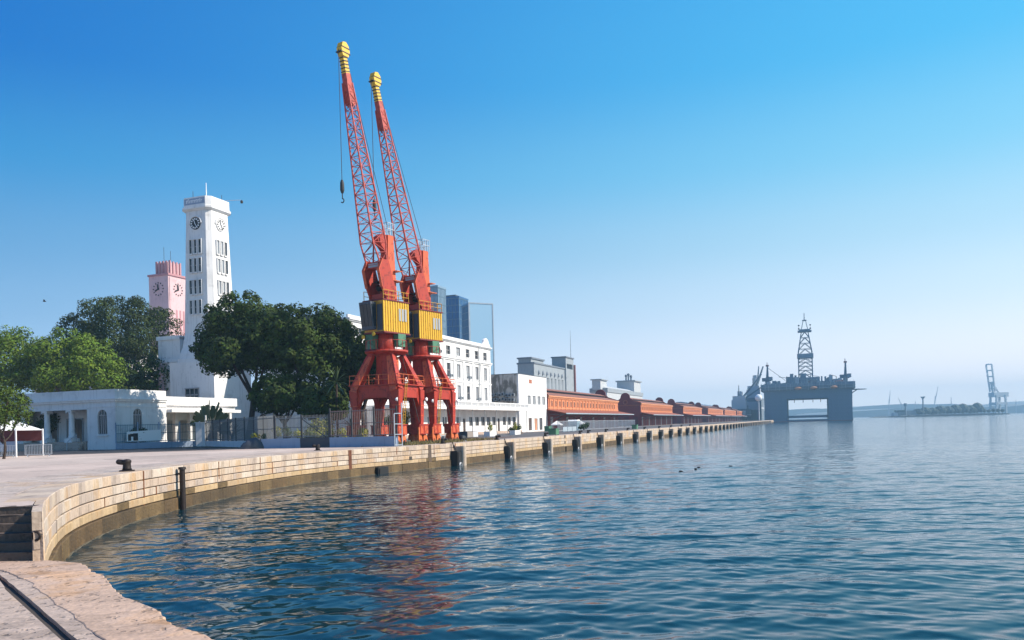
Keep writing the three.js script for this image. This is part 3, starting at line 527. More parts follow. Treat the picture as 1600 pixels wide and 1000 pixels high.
  sub(tow, 'tower_platform', [B(-0.8, 1.1, 17.3, 17.38, -2.5, -0.6), B(-0.3, 1.0, 18.4, 18.47, -2.4, -1.6)], M.orange);
  sub(tow, 'tower_railing', [...rail(0.55, 22.2, 1.3, 3).map((g) => g.translate(0, 0, -1.4))], M.galv);
  tow.position.set(0, 0, 0); tow.position.addScaledVector(V(Math.sin(yaw), 0, Math.cos(yaw)), 0.75);
  // lattice jib
  const base = V(0, 18.9, 1.15), tip = V(0, 36.7, reach), ax = tip.clone().sub(base).normalize(), sd = V(1, 0, 0), up = sd.clone().cross(ax).normalize();
  const hw = (t) => 0.95 - 0.62 * t, hd = (t) => (t < 0.12 ? 0.5 + 4.2 * t : 1.0) - 0.62 * Math.max(0, t - 0.12) / 0.88;
  const node = (t, i, j) => base.clone().lerp(tip, t).addScaledVector(sd, i * hw(t)).addScaledVector(up, j * hd(t));
  const N = 19, tt = (k) => Math.pow(k / N, 0.93);
  for (const [i, j] of [[1, 1], [1, -1], [-1, -1], [-1, 1]]) { const o = []; for (const [p, q] of [[0, 0.12], [0.12, 1]]) o.push(beam(node(p, i, j), node(q, i, j), 0.14, 0.14, 0.11, 0.11)); U('jib_chord', o, M.jibRed); }
  const cor = [[1, 1], [1, -1], [-1, -1], [-1, 1]];
  for (let k = 0; k < N; k++) {
    const o = [];
    for (let f = 0; f < 4; f++) { const [i, j] = cor[f], [m, n] = cor[(f + 1) % 4]; o.push(beam(node(tt(k), i, j), node(tt(k), m, n), 0.055, 0.055)); if (k % 2 === f % 2) o.push(beam(node(tt(k), i, j), node(tt(k + 1), m, n), 0.06, 0.06)); else o.push(beam(node(tt(k), m, n), node(tt(k + 1), i, j), 0.06, 0.06)); if (f % 2 === 0) o.push(beam(node(tt(k), m, n), node(tt(k + 1), i, j), 0.05, 0.05)); }
    U('jib_bracing', o, M.jibRed);
  }
  const al = (d) => tip.clone().addScaledVector(ax, d);
  U('jib_head', [beam(al(-2.2), al(0.9), 0.72, 0.72, 0.62, 0.62, up)], M.jibRed);
  const nose = U('jib_nose', [beam(al(0.9), al(2.6), 0.6, 0.6, 0.52, 0.52, up)], M.yellowBright);
  for (let k = 0; k < 5; k++) sub(nose, 'black_band', [beam(al(1.0 + k * 0.34), al(1.10 + k * 0.34), 0.64, 0.64, 0.63, 0.63, up)], M.black);
  const sh = U('head_sheave', [extrude([[-0.35, 0], [0.4, 0], [0.62, 0.6], [0.45, 1.15], [0.1, 1.45], [-0.35, 1.35], [-0.55, 0.7]], 0.7).translate(0, 0, -0.35).rotateY(Math.PI / 2).translate(al(2.5).x, al(2.5).y, al(2.5).z)], M.yellowBright);
  sub(sh, 'sheave_guard', [B(-0.38, 0.38, al(2.5).y + 0.3, al(2.5).y + 0.4, al(2.5).z - 0.66, al(2.5).z + 0.66), B(-0.38, 0.38, al(2.5).y + 0.8, al(2.5).y + 0.9, al(2.5).z - 0.58, al(2.5).z + 0.5)], M.black);
  const hz = al(2.5).z + 0.62, hy = al(2.5).y;
  U('hoist_cable', [cyl(V(0, hy + 0.6, hz), V(0, 26.6, hz), 0.035, 0.035, 6)], M.cable);
  const blk = U('hook_block', [lathe([[0, 26.7], [0.12, 26.6], [0.2, 26.3], [0.22, 25.6], [0.12, 25.3], [0, 25.25]], 12).translate(0, 0, hz)], M.black);
  sub(blk, 'hook', [cyl(V(0, 25.3, hz), V(0, 24.75, hz), 0.05, 0.05, 8), new THREE.TorusGeometry(0.2, 0.055, 8, 16, 4.4).rotateZ(-2.6).translate(0, 24.55, hz)], M.black);
  U('luffing_cable', [cyl(al(1.0).add(V(0.25, 0, -0.4)), V(0.3, 22.3, -0.6), 0.03, 0.03, 5), cyl(al(1.0).add(V(-0.25, 0, -0.4)), V(-0.3, 22.3, -0.6), 0.03, 0.03, 5)], M.cable);
  return c;
}
buildCrane('nearer red portal crane with yellow machinery house and the taller lattice jib', Q(-6.4, 8.4), -0.576, 4.8);
buildCrane('farther red portal crane with yellow machinery house, right of the nearer crane', Q(2.0, 8.5), -0.60, 5.9);

// crane rails and weeds by the bogies
for (const [off, w] of [[5.9, 'water side'], [10.8, 'land side']]) single('crane_rail', `steel crane rail set in the quay on the ${w}`, 'rail', [B(0, 40, 0, 0.055, -0.05, 0.05)], M.rust, Q(-16, off), QA, 'crane rails');
{
  const bl = []; for (let i = 0; i < 2200; i++) { const p = Q(rr(-14, 8), rr(1.6, 5.0)), h = rr(0.1, 0.45), w = rr(0.02, 0.05), a = rnd() * 6.283, x = Math.cos(a) * w, z = Math.sin(a) * w; const g = new THREE.BufferGeometry(); g.setAttribute('position', new THREE.Float32BufferAttribute([p.x - x, 0, p.z - z, p.x + x, 0, p.z + z, p.x + rr(-0.1, 0.1), h, p.z + rr(-0.1, 0.1)], 3)); bl.push(g); }
  const m = single('dry_grass', 'dry weeds growing round the crane wheels', 'grass', bl, M.dryGrass); m.userData.kind = 'stuff';
}

// ------------------------------------------------------------------ white pavilion with columns (local: x inland along the road side -> see Q frame)
{
  const p = thing('pavilion', 'low white pavilion with round columns, arched windows and flat parapet', 'building', Q(-7.4, 45.3), QA);
  // local: facade towards the camera at x = 0 (faces -x), side towards the water at z = 0
  const D = 8.2, W = 34;
  const side = (pts, t, holes) => extrude(pts, t, holes);                          // outline in (x,y)
  const front = (pts, t, holes) => extrude(pts, t, holes).rotateY(-Math.PI / 2);  // outline (z',y) with z' = local z, runs towards -x
  part(p, 'side_wall', [side(rect(0.3, D, 0.0, 6.1), 0.3, [archPts(2.7, 4.1, 1.85, 5.0)]).translate(0, 0, -0.3)], M.plaster);
  part(p, 'front_wall', [front(rect(-4.6, 0, 0, 6.1), 0.3, [archPts(-2.9, -1.35, 1.85, 4.9)]).translate(0.3, 0, 0)], M.plaster);
  part(p, 'front_wall', [B(0.05, 0.35, 0, 6.1, -W, -17.2), B(0.3, D, 0, 6.1, -4.9, -4.62)], M.plaster);
  part(p, 'entablature', [B(0.05, 1.0, 5.0, 6.1, -17.2, -4.6)], M.plaster);
  part(p, 'plinth', [B(-0.05, 0.0, 0, 0.95, -4.6, 0.0), B(-0.05, D, 0, 0.95, 0.0, 0.06)], M.plaster);
  part(p, 'cornice', [B(-0.28, D + 0.1, 6.1, 6.22, -W, 0.28), B(-0.16, D, 5.86, 6.1, -W, 0.16)], M.plasterTrim);
  part(p, 'string_course', [B(-0.06, D, 5.2, 5.32, -4.6, 0.07)], M.plasterTrim);
  part(p, 'parapet', [B(0, 0.25, 6.22, 7.35, -W, 0), B(0.25, D, 6.22, 7.35, -0.25, 0), B(D - 0.25, D, 6.22, 7.35, -W, -0.25)], M.plaster);
  part(p, 'roof', [B(0.2, D - 0.1, 6.0, 6.3, -W + 0.1, -0.3)], M.slabGrey);
  part(p, 'back_wall', [B(D - 0.3, D, 0, 6.1, -W, -0.3)], M.plaster);
  part(p, 'porch_floor', [B(0.0, D - 0.4, 0, 1.05, -17.2, -4.9)], M.slabGrey);
  for (let i = 0; i < 3; i++) part(p, 'porch_step', [B(-0.9 + i * 0.3, 0.02, 0, 0.33 * (i + 1) - 0.02, -16.4, -5.2)], M.slabGrey);
  part(p, 'inner_wall', [front(rect(-17.2, -4.9, 1.05, 6.0), 0.2, [-14.6, -10.2, -6.2].map((z) => rect(z - 1.4, z + 1.2, 1.06, 3.9))).translate(3.4, 0, 0)], M.plaster);
  for (const z of [-14.6, -10.2, -6.2]) { const d = part(p, 'open_door', [B(3.4, 4.6, 1.06, 3.85, z + 1.12, z + 1.18)], M.darkWood); part(d, 'door_frame', [B(3.08, 3.2, 3.9, 4.05, z - 1.55, z + 1.35), B(3.08, 3.2, 1.06, 3.9, z + 1.2, z + 1.35), B(3.08, 3.2, 1.06, 3.9, z - 1.55, z - 1.4)], M.windowGrey); }
  for (const z of [-16.2, -12.0, -7.8]) {
    const c = part(p, 'column', [lathe([[0, 1.5], [0.5, 1.5], [0.5, 1.62], [0.40, 1.72], [0.36, 2.4], [0.31, 4.55], [0.36, 4.62], [0.36, 4.7]], 20).translate(0.55, 0, z)], M.plasterTrim);
    part(c, 'capital', [B(0.08, 1.02, 4.82, 5.0, z - 0.47, z + 0.47), lathe([[0.33, 4.66], [0.46, 4.82], [0, 4.82]], 16).translate(0.55, 0, z), cyl(V(0.1, 4.75, z - 0.42), V(1.0, 4.75, z - 0.42), 0.11, 0.11, 8), cyl(V(0.1, 4.75, z + 0.42), V(1.0, 4.75, z + 0.42), 0.11, 0.11, 8)], M.plasterTrim);
    part(c, 'pedestal', [B(-0.08, 1.15, 0, 1.5, z - 0.6, z + 0.6)], M.plasterTrim);
    part(p, 'handrail', [beam(V(-1.0, 1.0, z + 0.9), V(0.4, 2.0, z + 0.9), 0.05, 0.05), B(-1.03, -0.97, 0, 1.0, z + 0.87, z + 0.93), B(0.37, 0.43, 1.0, 2.0, z + 0.87, z + 0.93)], M.galv);
  }
  const archWin = (par, conv) => {
    const w = part(par, 'window', [conv(extrude(archPts(-0.7, 0.7, 0, 3.1), 0.05))], M.glass);
    const fr = []; for (const x of [-0.70, -0.36, -0.04, 0.28, 0.60]) fr.push(B(x, x + 0.10, 0, 2.35, 0.05, 0.12)); fr.push(B(-0.7, 0.7, 2.3, 2.42, 0.05, 0.12), B(-0.7, 0.7, 0, 0.1, 0.05, 0.12), B(-0.30, -0.2, 2.4, 3.0, 0.05, 0.12), B(0.2, 0.3, 2.4, 3.0, 0.05, 0.12));
    const rim = new THREE.Shape(archPts(-0.7, 0.7, 0, 3.1).map(([x, y]) => new THREE.Vector2(x, y))); rim.holes.push(new THREE.Path(archPts(-0.6, 0.6, 0.08, 3.0).map(([x, y]) => new THREE.Vector2(x, y)))); fr.push(new THREE.ExtrudeGeometry(rim, { depth: 0.1, bevelEnabled: false }).translate(0, 0, 0.03));
    part(w, 'window_frame', fr.map(conv), M.windowFrame);
    part(w, 'sill', [conv(B(-0.9, 0.9, -0.18, -0.03, 0.1, 0.36))], M.plasterTrim);
  };
  archWin(p, (g) => g.rotateY(-Math.PI / 2).translate(0.22, 1.85, -2.13));
  archWin(p, (g) => g.translate(3.4, 1.85, -0.22));
}
// garden wing with flat white canopy
{
  const p = thing('garden_wing', 'single-storey white wing with flat canopy roof beside the pavilion', 'building', Q(0.9, 46.4), QA);
  part(p, 'roof_fascia', [B(0, 15, 5.55, 6.7, -7.9, 0)], M.plasterTrim);
  part(p, 'canopy', [B(0, 13.5, 4.55, 4.95, -1, 1.9)], M.plasterTrim);
  part(p, 'wall', [B(0, 15, 4.95, 5.55, -7.7, -0.4), extrude(rect(0, 15, 0, 4.95), 0.3, [0, 1, 2, 3, 4].map((i) => rect(0.9 + i * 2.8, 2.9 + i * 2.8, 0.1, 3.6))).translate(0, 0, -3.2), B(0, 0.3, 0, 4.95, -7.7, -3.2), B(14.7, 15, 0, 4.95, -7.7, -3.2), B(0.3, 14.7, 0, 4.95, -7.7, -7.4)], M.plaster);
  for (let i = 0; i < 6; i++) part(p, 'pillar', [B(0.3 + i * 2.7, 0.75 + i * 2.7, 0, 4.55, -0.9, -0.4)], M.plaster);
}
// main building with the white clock tower
{
  const p = thing('clock_tower_building', 'white building with tall tapering clock tower behind the garden trees', 'building', Q(19.5, 53.8), QA);
  p.scale.setScalar(1.02);
  // tower: front face x = 0 side (towards camera), right face z = 0 (towards the water); axis at (2.9, -2.9)
  const cx = 2.9, cz = -2.9;
  const ring = (h, y, ch) => [[-h + ch, -h], [h - ch, -h], [h, -h + ch], [h, h - ch], [h - ch, h], [-h + ch, h], [-h, h - ch], [-h, -h + ch]].map(([x, z]) => V(cx + x, y, cz + z));
  const loft = (rings) => { const pos = []; for (let k = 0; k + 1 < rings.length; k++) for (let i = 0; i < 8; i++) { const j = (i + 1) % 8, a = rings[k][i], b = rings[k][j], c = rings[k + 1][j], d = rings[k + 1][i]; for (const v of [a, c, b, a, d, c]) pos.push(v.x, v.y, v.z); } for (let i = 1; i < 7; i++) for (const v of [rings.at(-1)[0], rings.at(-1)[i + 1], rings.at(-1)[i]]) pos.push(v.x, v.y, v.z); const g = new THREE.BufferGeometry(); g.setAttribute('position', new THREE.Float32BufferAttribute(pos, 3)); g.computeVertexNormals(); return g; };
  const hw = (y) => 2.95 - (y - 17) * 0.026;                   // half width of the tapering shaft
  const shaft = part(p, 'tower_shaft', [loft([ring(hw(15), 15, 0.7), ring(hw(36.4), 36.4, 0.62)])], M.plaster);
  part(p, 'tower_cornice', [loft([ring(2.5, 36.2, 0.6), ring(2.85, 36.5, 0.66), ring(2.85, 36.8, 0.66), ring(2.6, 36.95, 0.6)])], M.plasterTrim);
  const par = part(p, 'tower_parapet', [loft([ring(2.68, 36.9, 0.62), ring(2.66, 38.3, 0.62), ring(2.4, 38.3, 0.6), ring(2.4, 38.0, 0.6)])], M.plasterTrim);
  const ban = part(p, 'tower_banner', [B(cx - 2.70, cx - 2.67, 37.15, 38.1, cz - 2.0, cz + 2.0)], M.wallBlue);
  { const o = []; let z = -1.55; const hs = [0.45, 0.62, 0.4, 0.4, 0.42, 0.4, 0.44, 0.4, 0.5, 0.38]; for (const h of hs) { o.push(B(cx - 2.73, cx - 2.70, 37.4, 37.4 + h, cz + z, cz + z + 0.09)); o.push(B(cx - 2.73, cx - 2.70, 37.4 + h - 0.1, 37.4 + h, cz + z + 0.09, cz + z + 0.24)); z += 0.31; } part(ban, 'lettering', o, M.whitePaint); }
  const flare = part(p, 'tower_base', [loft([ring(3.9, 13.2, 1.2), ring(3.75, 14.0, 1.2), ring(3.35, 15.2, 1.0), ring(3.05, 16.8, 0.8), ring(2.96, 17.2, 0.72)]), loft([ring(4.05, 12.7, 1.2), ring(4.05, 13.2, 1.2), ring(3.8, 13.2, 1.2)])], M.plaster);
  // slit windows, front and side faces
  for (const yc of [30.6, 27.7, 24.3, 21.2]) for (const [i, u] of [-0.88, 0, 0.88].entries()) {
    const h = hw(yc);
    const fx = cx - h - 0.02, w1 = part(p, 'slit_window', [B(fx - 0.03, fx + 0.04, yc - 1.05, yc + 1.05, cz + u - 0.25, cz + u + 0.25)], M.glass);
    part(w1, 'window_surround', [B(fx - 0.24, fx + 0.06, yc - 1.2, yc + 1.15, cz + u - 0.36, cz + u - 0.25), B(fx - 0.24, fx + 0.06, yc - 1.2, yc + 1.15, cz + u + 0.25, cz + u + 0.36), B(fx - 0.26, fx + 0.06, yc - 1.25, yc - 1.05, cz + u - 0.25, cz + u + 0.25), B(fx - 0.24, fx + 0.06, yc + 1.05, yc + 1.15, cz + u - 0.25, cz + u + 0.25)], M.plaster); part(w1, 'glazing_bar', [B(fx - 0.06, fx - 0.03, yc - 0.04, yc + 0.04, cz + u - 0.25, cz + u + 0.25)], M.windowFrame);
    const fz = cz + h + 0.02, w2 = part(p, 'slit_window', [B(cx + u - 0.25, cx + u + 0.25, yc - 1.05, yc + 1.05, fz - 0.04, fz + 0.03)], i === 2 ? M.glass : M.windowGrey);
    part(w2, 'window_surround', [B(cx + u - 0.36, cx + u - 0.25, yc - 1.2, yc + 1.15, fz - 0.06, fz + 0.22), B(cx + u + 0.25, cx + u + 0.36, yc - 1.2, yc + 1.15, fz - 0.06, fz + 0.22), B(cx + u - 0.25, cx + u + 0.25, yc + 1.05, yc + 1.15, fz - 0.06, fz + 0.22), B(cx + u - 0.25, cx + u + 0.25, yc - 1.25, yc - 1.05, fz - 0.06, fz + 0.24)], M.plaster);
  }
  const clock = (conv, m, mk) => {
    const c = part(p, 'clock_face', [conv(cyl(V(0, 0, 0), V(0, 0, 0.14), 0.95, 0.95, 32))], m);
    for (let i = 0; i < 12; i++) part(c, 'hour_mark', [conv(B(-0.09, 0.09, 0.58, 0.84, 0.14, 0.18).rotateZ(i * Math.PI / 6))], mk);
    part(c, 'clock_hand', [conv(B(-0.05, 0.05, -0.1, 0.55, 0.18, 0.22).rotateZ(0.35))], mk); part(c, 'clock_hand', [conv(B(-0.04, 0.04, -0.1, 0.7, 0.2, 0.24).rotateZ(-2.6))], mk);
    part(c, 'clock_hood', [conv(new THREE.TorusGeometry(1.12, 0.12, 8, 20, Math.PI).translate(0, 0, 0.1))], M.plasterTrim);
  };
  const hc = hw(34.2);
  clock((g) => g.rotateY(-Math.PI / 2).translate(cx - hc - 0.02, 34.2, cz), M.black, M.whitePaint);
  clock((g) => g.translate(cx, 34.2, cz + hc + 0.02), M.plasterTrim, M.black);
  part(p, 'flag_mast', [cyl(V(cx, 38, cz), V(cx, 41.2, cz), 0.09, 0.05, 8)], M.whitePaint);
  part(p, 'antenna', [cyl(V(cx - 1.6, 38, cz - 1.2), V(cx - 1.6, 39.6, cz - 1.2), 0.05, 0.04, 6)], M.cable);
  part(p, 'antenna', [cyl(V(cx + 1.4, 38, cz + 1.8), V(cx + 1.4, 39.4, cz + 1.8), 0.05, 0.04, 6)], M.cable);
  const arm = part(p, 'camera_arm', [cyl(V(cx + 1.8, 38.6, cz + 2), V(cx + 2.9, 38.7, cz + 4.3), 0.04, 0.04, 6)], M.galv); part(arm, 'camera', [lathe([[0, 38.15], [0.2, 38.2], [0.22, 38.55], [0, 38.7]], 12).translate(cx + 2.95, 0, cz + 4.4)], M.black);
  // body
  part(p, 'tower_plinth', [B(-1.3, 7.2, 0, 12.7, -7.2, 1.3)], M.plaster);
  const bw = part(p, 'window', [B(-1.36, -1.30, 5.0, 8.6, -4.2, -1.6)], M.glass);
  part(bw, 'window_frame', [...[-4.2, -3.35, -2.5, -1.72].map((z) => B(-1.42, -1.36, 5.0, 8.6, z, z + 0.12)), B(-1.42, -1.36, 7.5, 7.65, -4.2, -1.6), B(-1.42, -1.36, 4.95, 5.1, -4.3, -1.5), B(-1.42, -1.36, 8.5, 8.65, -4.3, -1.5)], M.windowFrame);
  part(p, 'left_wing', [B(1.0, 14, 0, 17.0, -11.6, -7.2)], M.plaster);
  part(p, 'left_cornice', [B(0.7, 14, 13.0, 13.5, -11.8, -7.2), B(0.8, 14, 16.6, 17.2, -11.8, -7.2)], M.plasterTrim);
  part(p, 'corner_column', [cyl(V(0.5, 4, -10.6), V(0.5, 12.9, -10.6), 0.5, 0.45, 14)], M.pink);
  part(p, 'side_wing', [B(7.2, 36, 0, 7.4, -14, 0.8)], M.plaster);
  part(p, 'side_cornice', [B(7.2, 36.2, 7.4, 7.65, -14, 1.0)], M.plasterTrim);
  const bal = []; for (let x = 7.4; x < 36; x += 0.34) bal.push(lathe([[0.06, 7.65], [0.11, 7.85], [0.05, 8.15], [0.09, 8.35]], 6).translate(x, 0, 0.8)); part(p, 'baluster_row', bal, M.plasterTrim).userData.kind = 'stuff';
  part(p, 'balustrade_rail', [B(7.2, 36, 8.35, 8.55, 0.65, 0.95)], M.plasterTrim);
  for (let i = 0; i < 6; i++) { const x = 9.2 + i * 4.5, g = extrude(archPts(x, x + 2.6, 0.4, 4.6), 0.08).translate(0, 0, 0.78); const a = part(p, 'arch_shade_panel', [g], M.darkWood); part(a, 'arch_moulding', [new THREE.TorusGeometry(1.42, 0.13, 8, 20, Math.PI).translate(x + 1.3, 3.3, 0.86)], M.plasterTrim); }  // dark brown panels stand in for the shade inside open arches
}
// pink clock tower farther back
{
  const p = thing('pink_clock_tower', 'pink tower with bare clock hands behind the white clock tower', 'tower', Q(76, 116), QA);
  const X = 6.2, h = 41.5;
  part(p, 'tower_body', [B(0, X, 0, h, -X, 0)], M.pink);
  part(p, 'tower_side', [B(0.35, X - 0.2, 4, h - 0.4, 0.0, 0.15)], M.pink);
  part(p, 'tower_coping', [B(-0.25, X + 0.2, h, h + 0.5, -X - 0.2, 0.3)], M.pinkTrim);
  part(p, 'turret', [B(1.2, X - 1.2, h + 0.5, h + 3.6, -X + 1.4, -1.0)], M.pink);
  for (let i = 0; i < 5; i++) part(p, 'turret_rib', [B(0.95, 1.2, h + 0.5, h + 3.9, -X + 1.35 + i * 1.05, -X + 1.85 + i * 1.05)], M.pinkTrim);
  for (let i = 0; i < 4; i++) part(p, 'turret_rib', [B(1.4 + i * 1.15, 1.9 + i * 1.15, h + 0.5, h + 3.9, -1.0, -0.7)], M.pinkTrim);
  for (let i = 0; i < 5; i++) part(p, 'slit_window', [B(-0.06, 0.02, 27.5, 33.0, -6.1 + i * 1.05, -5.55 + i * 1.05)], M.glass);
  for (let i = 0; i < 3; i++) part(p, 'slit_window', [B(2.2 + i * 1.2, 2.75 + i * 1.2, 24.5, 33.0, 0.15, 0.2)], M.pinkTrim);
  const f = (conv, r) => { const c = part(p, 'clock_centre', [conv(cyl(V(0, 0, 0), V(0, 0, 0.1), 0.25, 0.25, 12))], M.black); for (let i = 0; i < 12; i++) part(c, 'hour_mark', [conv(B(-0.1, 0.1, r - 0.35, r, 0, 0.1).rotateZ(i * Math.PI / 6))], M.black); part(c, 'clock_hand', [conv(B(-0.17, 0.17, -0.2, 1.15, 0.05, 0.14).rotateZ(2.0))], M.black); part(c, 'clock_hand', [conv(B(-0.2, 0.2, -0.2, 1.2, 0.08, 0.16).rotateZ(0.15))], M.black); };
  f((g) => g.rotateY(-Math.PI / 2).translate(-0.08, 38.2, -X / 2), 1.75);
  f((g) => g.translate(X / 2, 38.2, 0.18), 1.6);
  for (const [x, z, l] of [[2.6, -3.6, 4.2], [4, -2.8, 3.4]]) part(p, 'antenna', [cyl(V(x, h + 3.6, z), V(x, h + 3.6 + l, z), 0.06, 0.05, 6)], M.cable);
}
// office block seen between the trees
{
  const p = thing('office_block', 'pale office block with rows of dark windows glimpsed behind the trees', 'building', Q(40, 92), QA);
  part(p, 'wall', [B(0, 30, 0, 17.5, -26, 0)], M.plaster);
  for (let r = 0; r < 4; r++) for (let c = 0; c < 8; c++) { const z = -25 + c * 3.1; part(p, 'window', [B(-0.08, 0.02, 3.2 + r * 3.7, 5.4 + r * 3.7, z, z + 1.9)], M.glass); }
  part(p, 'cornice', [B(-0.4, 30, 17.5, 18.0, -26.2, 0.3)], M.plasterTrim);
}
{
  const p = thing('tiled_roof_house', 'house with red tiled roof peeping over the left trees', 'building', Q(-4, 116), QA);
  part(p, 'wall', [B(0, 12, 0, 20, -44, 0)], M.plaster);
  part(p, 'roof', [extrude([[-0.8, 20], [12.8, 20], [6, 22.6]], 45).translate(0, 0, -44.5)], M.terracotta);
}
// gabled sheds between the tree and the cranes
{
  const p = thing('gabled_hall', 'old white hall with grey gabled roof behind the garden tree', 'building', Q(56, 58), QA);
  part(p, 'wall', [B(0, 30, 0, 20, -9, 0), extrude([[-9, 20], [0, 20], [-4.5, 22.6]], 0.3).rotateY(-Math.PI / 2).translate(0.3, 0, 0)], M.weathered);
  part(p, 'roof', [hexa([V(-0.4, 19.9, 0.5), V(30, 19.9, 0.5), V(30, 20.1, 0.5), V(-0.4, 20.1, 0.5), V(-0.4, 22.6, -4.5), V(30, 22.6, -4.5), V(30, 22.9, -4.5), V(-0.4, 22.9, -4.5)]), hexa([V(-0.4, 19.9, -9.5), V(30, 19.9, -9.5), V(30, 20.1, -9.5), V(-0.4, 20.1, -9.5), V(-0.4, 22.6, -4.5), V(30, 22.6, -4.5), V(30, 22.9, -4.5), V(-0.4, 22.9, -4.5)])], M.steelDark);
  part(p, 'lower_roof', [hexa([V(-6, 15.6, 1), V(-0.02, 18.6, 1), V(-0.02, 18.9, 1), V(-6, 15.9, 1), V(-6, 15.6, -10), V(-0.02, 18.6, -10), V(-0.02, 18.9, -10), V(-6, 15.9, -10)])], M.roofTile);
  part(p, 'lower_wall', [B(-5.8, 0, 0, 15.7, -9.5, 0.5)], M.plaster);
}
// ------------------------------------------------------------------ three-storey white building along the quay
{
  const s0 = 24, L = 57.5, p = thing('white_warehouse', 'long white three-storey building with tall windows and rounded end gable', 'building', Q(s0, 32), QA);
  // facade at z = 0 facing the water
  const holes = [], wins = [];
  for (let j = -8; j <= 4; j++) { const x = 59.8 + 4.65 * j - s0; if (x < 1.5) continue; for (const [y0, y1, w] of [[15.75, 17.45, 0.95], [11.4, 14.1, 0.85], [7.1, 9.9, 0.85]]) { if (x + w > L - 0.5) continue; holes.push(rect(x - w, x + w, y0, y1)); wins.push([x, w, y0, y1]); } }
  part(p, 'facade', [extrude(rect(0, L, 0, 18.5), 0.35, holes).translate(0, 0, -0.35)], M.plaster);
  part(p, 'body', [B(0.1, L - 0.1, 0, 18.0, -14, -0.75)], M.plaster);
  part(p, 'end_wall', [B(-0.02, 0.25, 0, 18.5, -14, -0.36)], M.plaster); part(p, 'end_wall', [B(L - 0.25, L + 0.02, 0, 18.5, -14, -0.36)], M.plaster);
  for (const [x, w, y0, y1] of wins) {
    const k = rnd(), m = k < 0.45 ? M.windowGrey : M.glass;
    const wi = part(p, 'window', [B(x - w, x + w, y0, y1, -0.34, -0.26)], m);
    part(wi, 'window_frame', [B(x - 0.05, x + 0.05, y0, y1, -0.26, -0.18), B(x - w, x + w, (y0 + y1) / 2 - 0.05, (y0 + y1) / 2 + 0.05, -0.26, -0.19), B(x - w - 0.02, x - w + 0.1, y0, y1, -0.26, -0.17), B(x + w - 0.1, x + w + 0.02, y0, y1, -0.26, -0.17)], M.windowFrame);
    part(wi, 'sill', [B(x - w - 0.15, x + w + 0.15, y0 - 0.16, y0, -0.1, 0.14)], M.plasterTrim);
    if (rnd() < 0.22) { const ac = part(p, 'air_conditioner', [B(x - 0.1, x + 0.75, y0 - 0.05, y0 + 0.55, 0.02, 0.55)], M.windowGrey); part(ac, 'fan_grille', [cyl(V(x + 0.32, y0 + 0.25, 0.55), V(x + 0.32, y0 + 0.25, 0.58), 0.22, 0.22, 14)], M.dark); }
  }
  part(p, 'string_course', [B(-0.1, L + 0.15, 15.05, 15.35, 0, 0.38), B(-0.1, L + 0.1, 14.75, 15.05, 0, 0.2)], M.plasterTrim);
  part(p, 'string_course', [B(-0.1, L + 0.1, 10.55, 10.75, 0, 0.14)], M.plasterTrim);
  for (let j = -8; j <= 5; j++) { const x = 57.5 + 4.65 * j - s0; if (x > 0.5 && x < L - 0.3) part(p, 'pilaster', [B(x - 0.35, x + 0.35, 6.4, 14.75, 0, 0.16)], M.plasterTrim); }
  part(p, 'cornice', [B(-0.15, L + 0.2, 18.5, 18.75, -0.4, 0.42), B(-0.1, L + 0.1, 18.3, 18.5, 0, 0.22)], M.plasterTrim);
  part(p, 'parapet', [B(0, L, 18.75, 19.25, -0.3, 0.02)], M.plaster);
  const cr = new THREE.Shape(); cr.moveTo(-2.2, 18.75); cr.lineTo(2.2, 18.75); cr.lineTo(2.1, 19.4); cr.quadraticCurveTo(1.5, 19.4, 1.3, 20.1); cr.quadraticCurveTo(0, 21.2, -1.3, 20.1); cr.quadraticCurveTo(-1.5, 19.4, -2.1, 19.4);
  part(p, 'end_gable', [extrude(cr, 0.4).translate(L - 2.4, 0, -0.32)], M.plasterTrim);
  part(p, 'roof', [hexa([V(0.3, 18, -0.8), V(L - 0.3, 18, -0.8), V(L - 0.3, 18, -13.8), V(0.3, 18, -13.8), V(0.3, 19.6, -4), V(L - 4, 19.6, -4), V(L - 4, 19.6, -10), V(0.3, 19.6, -10)])], M.steelDark);
  for (let i = 0; i < 5; i++) part(p, 'roof_vent', [B(8 + i * 9, 10 + i * 9, 19.3, 20.1, -5, -3.6)], M.steelDark);
  for (const x of [12, 30, 50.5]) part(p, 'downpipe', [cyl(V(x, 6.4, 0.25), V(x, 18.3, 0.25), 0.09, 0.09, 8)], M.windowGrey);
}
